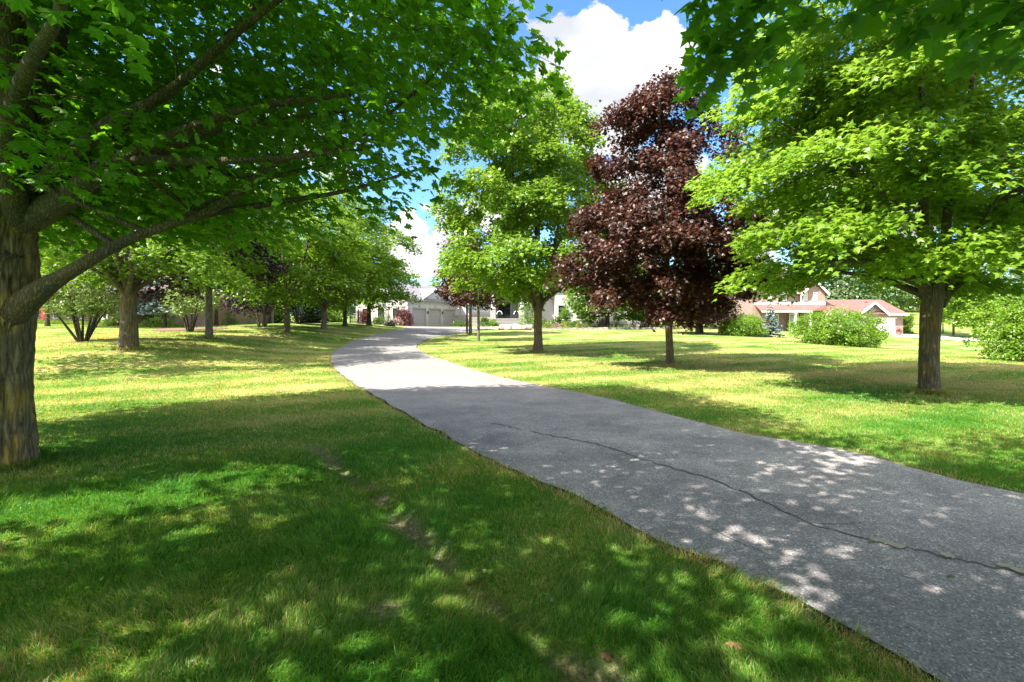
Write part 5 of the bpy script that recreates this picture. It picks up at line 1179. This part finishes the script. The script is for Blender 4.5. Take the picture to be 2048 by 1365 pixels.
g = ground(345, 662); patch('mulch_ground', M['mulch'], g[0], g[1] + 1.2, 1.9, 1.6, .03)
def tuft_field(name, label, mat, x0, x1, y0, y1, n, h_, seed, w=.03):
    rg = np.random.default_rng(seed); x = rg.uniform(x0, x1, n); y = rg.uniform(y0, y1, n); z = hgt(x, y)
    mb = MB(); D = np.stack([rg.normal(0, .3, n), rg.normal(0, .3, n), np.ones(n)], 1)
    add_leaves(mb, np.stack([x, y, z - .02], 1), rg.normal(0, 1, (n, 3)) * [1, 1, .1], D, h_ * rg.uniform(.5, 1.2, n), 'blade', rg.random(n))
    o = mb.build(name, M[mat]); tag(o, label, 'weeds', None, 'stuff')
tuft_field('weeds', 'tall yellow-green weeds growing along the stone wall of the brown house', 'leaf_shrub', -35, -22.5, 33.3, 34.8, 7000, .26, 5)
sh_ = [(-26.4, 33.6, 'low dark shrub at the foot of the brick wall with the tall window'), (-24.0, 33.9, 'low bright shrub below the stone house window')]
for i, (x, y, lab) in enumerate(sh_):
    shrub(1024 + x / y * 1000, 650, lab, None, 1.6, .7, 430 + i, 30, 30, .25, .12, 'kite', 'leaf_shrub', Y=y)

# ------------------------------------------------------------------ iron fence
def fence():
    xa, ya, xb, yb = (700 - 1024) / F * 52, 52, (732 - 1024) / F * 54, 54
    root = empty('iron_fence', (xa, ya, h1(xa, ya))); tag(root, 'dark green iron picket fence between the sixth maple and the garage', 'fence')
    n = 22; bars = MB()
    for i in range(n + 1):
        t = i / n; x, y = xa + (xb - xa) * t, ya + (yb - ya) * t; z = h1(x, y)
        if i % 11 == 0:
            p = MB(); p.box(x - .05, x + .05, y - .05, y + .05, z - .1, z + 1.45); p.box(x - .07, x + .07, y - .07, y + .07, z + 1.45, z + 1.5); p.build('post', M['dark_metal'], root)
        else: bars.box(x - .016, x + .016, y - .016, y + .016, z + .05, z + 1.38)
    bars.build('pickets', M['dark_metal'], root)
    for hh in (.18, 1.2):
        r = MB(); z1, z2 = h1(xa, ya) + hh, h1(xb, yb) + hh
        r.tube([(xa, ya - .02, z1), (xb, yb - .02, z2)], [.03, .03], 6, 1); r.build('rail', M['dark_metal'], root)
fence()

# ------------------------------------------------------------------ garden: plants by garage and the bed
GB = 'plants in the bed before the white house'
shrub(727, 650, 'reddish barberry shrub beside the last maple trunk', None, 1.0, 1.5, 501, 40, 34, .25, .12, 'kite', 'leaf_barberry', Y=53)
shrub(808, 653, 'tall dark red barberry shrub at the garage corner', None, 1.9, 1.95, 502, 90, 40, .3, .13, 'kite', 'leaf_barberry', Y=58)
shrub(773, 652, 'dark green feathery shrub in front of the garage end wall', None, 1.6, 1.5, 503, 60, 40, .3, .14, 'blade', 'leaf_dark', Y=56)
shrub(755, 652, 'low dark bush left of the feathery shrub', None, 1.1, .8, 504, 30, 30, .25, .12, 'kite', 'leaf_dark', Y=55)
shrub(781, 655, 'low near-black bush at the tip of the lawn by the drive', None, 1.1, .55, 505, 28, 30, .22, .12, 'kite', 'leaf_purple_dark', Y=53)
shrub(793, 652, 'low pinkish bush between the feathery shrub and the barberry', None, 1.1, .8, 506, 30, 30, .25, .12, 'kite', 'petal_pink', Y=57)
patch('bed_soil', M['soil'], 6.3, 50.3, 8.5, 2.6, .08, seed=3)
bed = [(1090, 655, 1.6, .75, 'leaf_pale', 'pink-tinged bush right of the tall green maple trunk'), (1058, 655, 1.7, 2.4, 'leaf_shrub', 'tall bright green shrub left of the tall green maple trunk'), (1113, 653, 1.0, .9, 'leaf_dark', 'dark clipped ball beside the pink-tinged bush'),
       (1132, 654, 1.1, 1.9, 'leaf_green', 'upright green shrub below the bay window'), (1168, 653, 2.0, 2.2, 'leaf_pale', 'rounded grey-green clipped bush right of the bay window'), (1184, 656, 1.1, 1.3, 'leaf_green', 'bright green bush right of the clipped grey-green one'),
       (1150, 656, .9, .5, 'leaf_dark', 'small dark bush left of the clipped grey-green one'), (1268, 657, 1.7, 1.9, 'leaf_shrub', 'tall bright fern-like bush in the middle of the bed'), (1300, 658, 1.4, 1.1, 'leaf_pale', 'pale round bush before the purple maple trunk'),
       (1232, 656, 1.2, 1.2, 'leaf_green', 'green bush left of the fern-like one'), (1205, 657, 1.0, .9, 'petal_pink', 'pinkish flowering plant in the middle of the bed'), (985, 653, 1.3, .7, 'leaf_shrub', 'lime bush left of the entrance steps'), (968, 653, 1.2, 1.1, 'leaf_dark', 'dark bush left of the lime bush by the steps'), (918, 653.5, 1.3, .6, 'leaf_dark', 'low dark bush right of the garage doors')]
for i, (px, py, w, h_, mt, lab) in enumerate(bed):
    Yb_ = 54 if px > 1000 else 64
    if px == 1168: Yb_ = 55
    shrub(px, py, lab, GB, w * 1.15, h_ * 1.3, 520 + i, 60 if w * h_ > 1.5 else 34, 36, .27, .13, 'blade' if 'fern' in lab else 'kite', mt, Y=Yb_)
low = ['leaf_yellow', 'leaf_shrub', 'petal_pink', 'leaf_yellow', 'leaf_shrub', 'leaf_yellow', 'leaf_pale', 'leaf_shrub', 'leaf_blue', 'leaf_yellow', 'leaf_shrub', 'leaf_pale', 'petal_pink', 'leaf_shrub', 'leaf_yellow', 'leaf_green']
nm = {'leaf_yellow': 'yellow-green daylily clump', 'leaf_shrub': 'bright green perennial clump', 'petal_pink': 'pink flowering clump', 'leaf_pale': 'pale leafy clump', 'leaf_blue': 'silvery groundcover clump', 'leaf_green': 'mid green clump'}
for i, mt in enumerate(low):
    px = 1078 + i * 16.6
    shrub(px, 658, nm[mt] + ' at the front of the long flower bed', 'low clumps edging the long flower bed', 1.0, .72, 560 + i, 22, 30, .2, .15, 'blade', mt, Y=49.0 + (i % 3) * .5, name='perennial_plant', cat='plant', stems=3)
# boulders and edging
def boulder(px, py, w, h_, mat, seed, label, Y):
    rg = np.random.default_rng(seed); x = (px - 1024) / F * Y; z = h1(x, Y)
    n, m_ = 18, 10; th = np.linspace(0, 2 * math.pi, n, endpoint=False); ph = np.linspace(0.05, math.pi - .05, m_)
    TH, PH = np.meshgrid(th, ph); d = np.stack([np.sin(PH) * np.cos(TH), np.sin(PH) * np.sin(TH), np.cos(PH)], -1)
    pw = .55; d2 = np.sign(d) * np.abs(d) ** pw
    r = 1 + (fbm(d * 1.7 + seed, 3, seed) - .5) * .5
    v = d2 * r[..., None] * np.array([w / 2, w / 2 * .8, h_ / 2]) + [x, Y, z + h_ * .35]
    i = np.arange(m_ - 1)[:, None] * n + np.arange(n)[None]; j = np.arange(m_ - 1)[:, None] * n + (np.arange(n)[None] + 1) % n
    mb = MB(); mb.add(v.reshape(-1, 3), np.stack([i, i + n, j + n, j], -1).reshape(-1, 4))
    mb.add(v[0], [list(range(n))]); mb.add(v[-1], [list(range(n))[::-1]])
    o = mb.build('boulder', M[mat], None, True, origin=(x, Y, z)); tag(o, label, 'rock', 'boulders edging the flower bed')
bl = [(985, 661, .45, .25, 'boulder', 'leftmost small dark boulder at the end of the flower bed'), (993, 661, .5, .3, 'boulder', 'second small dark boulder from the left end'), (1005, 661, .62, .5, 'boulder', 'larger dark boulder right of the two small ones'),
      (1016, 661, .75, .5, 'boulder_pale', 'pale blocky boulder right of the larger dark one'), (1030, 661, .95, .52, 'boulder_pale', 'widest pale blocky boulder before the steps'), (1044, 661, .8, .4, 'boulder_pale', 'low pale boulder under the trailing plants'), (1058, 661, .8, .45, 'boulder', 'grey boulder just left of the tall green maple trunk')]
for i, (px, py, w, h_, mt, lab) in enumerate(bl): boulder(px, py, w * 1.0, h_ * 1.25, mt, 600 + i, lab, 49 - (i % 2) * .2)
ed = MB()
for i in range(26):
    px = 1068 + i * 10.3; Y = 47.6; x = (px - 1024) / F * Y; z = h1(x, Y); ed.box(x - .235, x + .235, Y - .15 - .02 * (i % 2), Y + .15, z - .1, z + .17 + .02 * (i % 3))
tag(ed.build('stone_edging', M['stone'], origin=(8, 47.6, .5)), 'low dark stone edging along the front of the long flower bed', 'edging')
shrub(1052, 658, 'trailing grey-green groundcover spilling over the boulders', None, 3.0, .5, 640, 50, 36, .25, .1, 'kite', 'leaf_pale', Y=49.6, d=1.2)

# ------------------------------------------------------------------ fallen leaves
def fallen(px, py, size, mat, label, seed):
    g = ground(px, py); rg = np.random.default_rng(seed); mb = MB(); a = rg.uniform(0, 6.28)
    add_leaves(mb, (g + [0, 0, .035])[None], np.array([[rg.normal(0, .25), rg.normal(0, .25), 1.]]), np.array([[math.cos(a), math.sin(a), 0]]), np.array([size]), 'maple', np.array([.5]))
    tag(mb.build('fallen_leaf', M[mat], None, origin=g), label, 'leaf', 'fallen leaves on the ground')
fallen(1478, 1302, .075, 'dead_leaf', 'rusty brown fallen leaf on the shaded grass near the bottom of the photo', 1)
fallen(1745, 1092, .045, 'fresh_leaf', 'green fallen leaf on the asphalt below the start of the sandy crack filling', 2)
fallen(1899, 1166, .04, 'fresh_leaf', 'green fallen leaf on the asphalt toward the right edge', 3)
for i_, (px_, py_, mt_, sz_, lb_) in enumerate([(270, 1010, 'dead_leaf', .05, 'small curled brown leaf on the shaded lawn right of the big trunk'), (900, 1090, 'fresh_leaf', .07, 'green leaf lying in the grass beside the bare soil strip'), (470, 1240, 'dead_leaf', .05, 'brown leaf in the bright grass at the lower left'),
                                            (1090, 1010, 'fresh_leaf', .06, 'green leaf in the grass close to the driveway edge'), (860, 940, 'dead_leaf', .05, 'brown leaf in the grass left of the shaded driveway'), (1210, 1330, 'dead_leaf', .06, 'pale brown leaf at the bottom edge of the photo'), (640, 1180, 'fresh_leaf', .06, 'upturned green leaf in the lawn at the lower middle')]):
    fallen(px_, py_, sz_, mt_, lb_, 20 + i_)
fallen(1424, 1160, .06, 'dead_leaf', 'brown fallen leaf in the grass at the driveway edge', 4)

# ------------------------------------------------------------------ grass blades
def clover():
    rg = np.random.default_rng(17); mb = MB()
    P = []; 
    for k in range(70):
        y0 = math.exp(rg.uniform(math.log(2.0), math.log(8))); x0 = rg.uniform(-1.1, 1.1) * y0
        if in_poly(np.array([x0]), np.array([y0]), DPOLY)[0]: continue
        m_ = rg.integers(8, 26); q = np.stack([x0 + rg.normal(0, .045, m_), y0 + rg.normal(0, .045, m_), np.zeros(m_)], 1); q[:, 2] = hgt(q[:, 0], q[:, 1]) + rg.uniform(.02, .055, m_); P.append(q)
    P = np.vstack(P); n = len(P)
    add_leaves(mb, P, rg.normal(0, .35, (n, 3)) + [0, 0, 1], rg.normal(0, 1, (n, 3)), rg.uniform(.014, .034, n), 'tri', rg.random(n))
    tag(mb.build('clover', M['leaf_near']), 'small broad-leaved clover and weed patches scattered in the near lawn', 'weeds', None, 'stuff')
clover()
def grass():
    rg = np.random.default_rng(99); XS = []; YS = []
    # density falls with distance squared so that blades stay evenly fine in the picture
    n1 = 150000; y = np.sqrt(rg.uniform(1.3 ** 2, 3.2 ** 2, n1)); XS.append(rg.uniform(-1.18, 1.18, n1) * y); YS.append(y)
    n2 = 520000; y = np.exp(rg.uniform(math.log(3.2), math.log(34), n2)); XS.append(rg.uniform(-1.12, 1.12, n2) * y); YS.append(y)
    x = np.concatenate(XS); y = np.concatenate(YS)
    ej = (fbm(np.stack([x * 9, y * 9, x * 0], 1), 2, 61) - .5) * .16; k = ~in_poly(x + ej, y + ej * .4, DPOLY); x, y = x[k], y[k]
    ed_ = np.minimum(seg_dist(x, y, LL[:150:3]), seg_dist(x, y, RL[:150:3]))
    sdv = seg_dist(x, y, SWALE); nz = fbm(np.stack([x * 5, y * 5, x * 0], 1), 3, 4)
    bare = np.clip(1.05 - sdv / .14 + (nz - .5) * 2.4 + (vnoise(np.stack([x * 1.9, y * 1.9, x * 0 + 3], 1), 8) - .5) * .8, 0, 1) * (sdv < .5)
    near = np.hypot(x + .75, y - 2.75) / .16; bare = np.maximum(bare, np.clip(1.1 - near + (nz - .5) * 2, 0, 1))
    k = rg.random(len(x)) > bare * .66; x, y, ed_ = x[k], y[k], ed_[k]
    k = np.hypot(x + 5.6, y - 5.4) > .40; x, y, ed_ = x[k], y[k], ed_[k]
    rimx, rimy = [], []
    for (bx, by, br, m_) in ((-5.74, 5.4, .44, 2600), (9.09, 10.9, .22, 1600), (5.43, 17.2, .15, 700), (1.2, 23, .25, 800), (-13.2, 17.2, .32, 700), (-14, 23.1, .19, 400), (-13.1, 29.2, .2, 400)):
        th = rg.uniform(0, 6.283, m_); rr = br + np.abs(rg.normal(0, .06, m_)); rimx.append(bx + rr * np.cos(th)); rimy.append(by + rr * np.sin(th))
    rimx, rimy = np.concatenate(rimx), np.concatenate(rimy); nrim = len(rimx); x = np.concatenate([x, rimx]); y = np.concatenate([y, rimy]); ed_ = np.concatenate([ed_, np.full(nrim, 9.)])
    n = len(x); z = hgt(x, y)
    z += (fbm(np.stack([x * 1.1, y * 1.1, x * 0], 1), 3, 11) - .5) * .035
    tn = fbm(np.stack([x * 2.2, y * 2.2, x * 0], 1), 3, 21)
    tf = fbm(np.stack([x * 9, y * 9, x * 0], 1), 2, 23)
    h_ = (.012 + .040 * tn + .055 * np.clip(tf - .42, 0, 1)) * rg.uniform(.45, 1.5, n); h_ *= np.where(y > 6, .75, 1); h_[-nrim:] = rg.uniform(.06, .14, nrim)
    w = .0032 * np.clip(y / 3.0, .9, 6.5)
    ang = rg.uniform(0, 6.283, n); fa = np.pi * 2 * fbm(np.stack([x * 1.4, y * 1.4, x * 0], 1), 2, 33) * 1.5
    lean = rg.normal(.45, .3, n)[:, None] * np.stack([np.cos(fa), np.sin(fa)], 1) + rg.normal(0, .5, (n, 2))
    s = np.stack([np.cos(ang), np.sin(ang)], 1) * (w / 2)[:, None]
    b0 = np.stack([x - s[:, 0], y - s[:, 1], z - .005], 1); b1 = np.stack([x + s[:, 0], y + s[:, 1], z - .005], 1)
    m = np.stack([x + lean[:, 0] * h_ * .35, y + lean[:, 1] * h_ * .35, z + h_ * .6], 1)
    m0 = m.copy(); m0[:, :2] -= s * .75; m1 = m.copy(); m1[:, :2] += s * .75
    tip = np.stack([x + lean[:, 0] * h_, y + lean[:, 1] * h_, z + h_ * .98], 1)
    v = np.stack([b0, b1, m1, m0, tip], 1).reshape(-1, 3)
    i = np.arange(n) * 5
    mb = MB(); mb.v.append(v); mb.f.append(np.stack([i, i + 1, i + 2, i + 3], 1)); mb.f.append(np.stack([i + 3, i + 2, i + 4], 1)); mb.n = len(v)
    vv = rg.random(n); vv = np.where((ed_ < .13) & (rg.random(n) < .35), 1.25, vv); mb.attr.append(np.repeat(vv, 5))
    o = mb.build('grass', M['blades']); tag(o, 'short mown green grass with dry straw patches covering both lawns', 'grass', None, 'stuff')
grass()
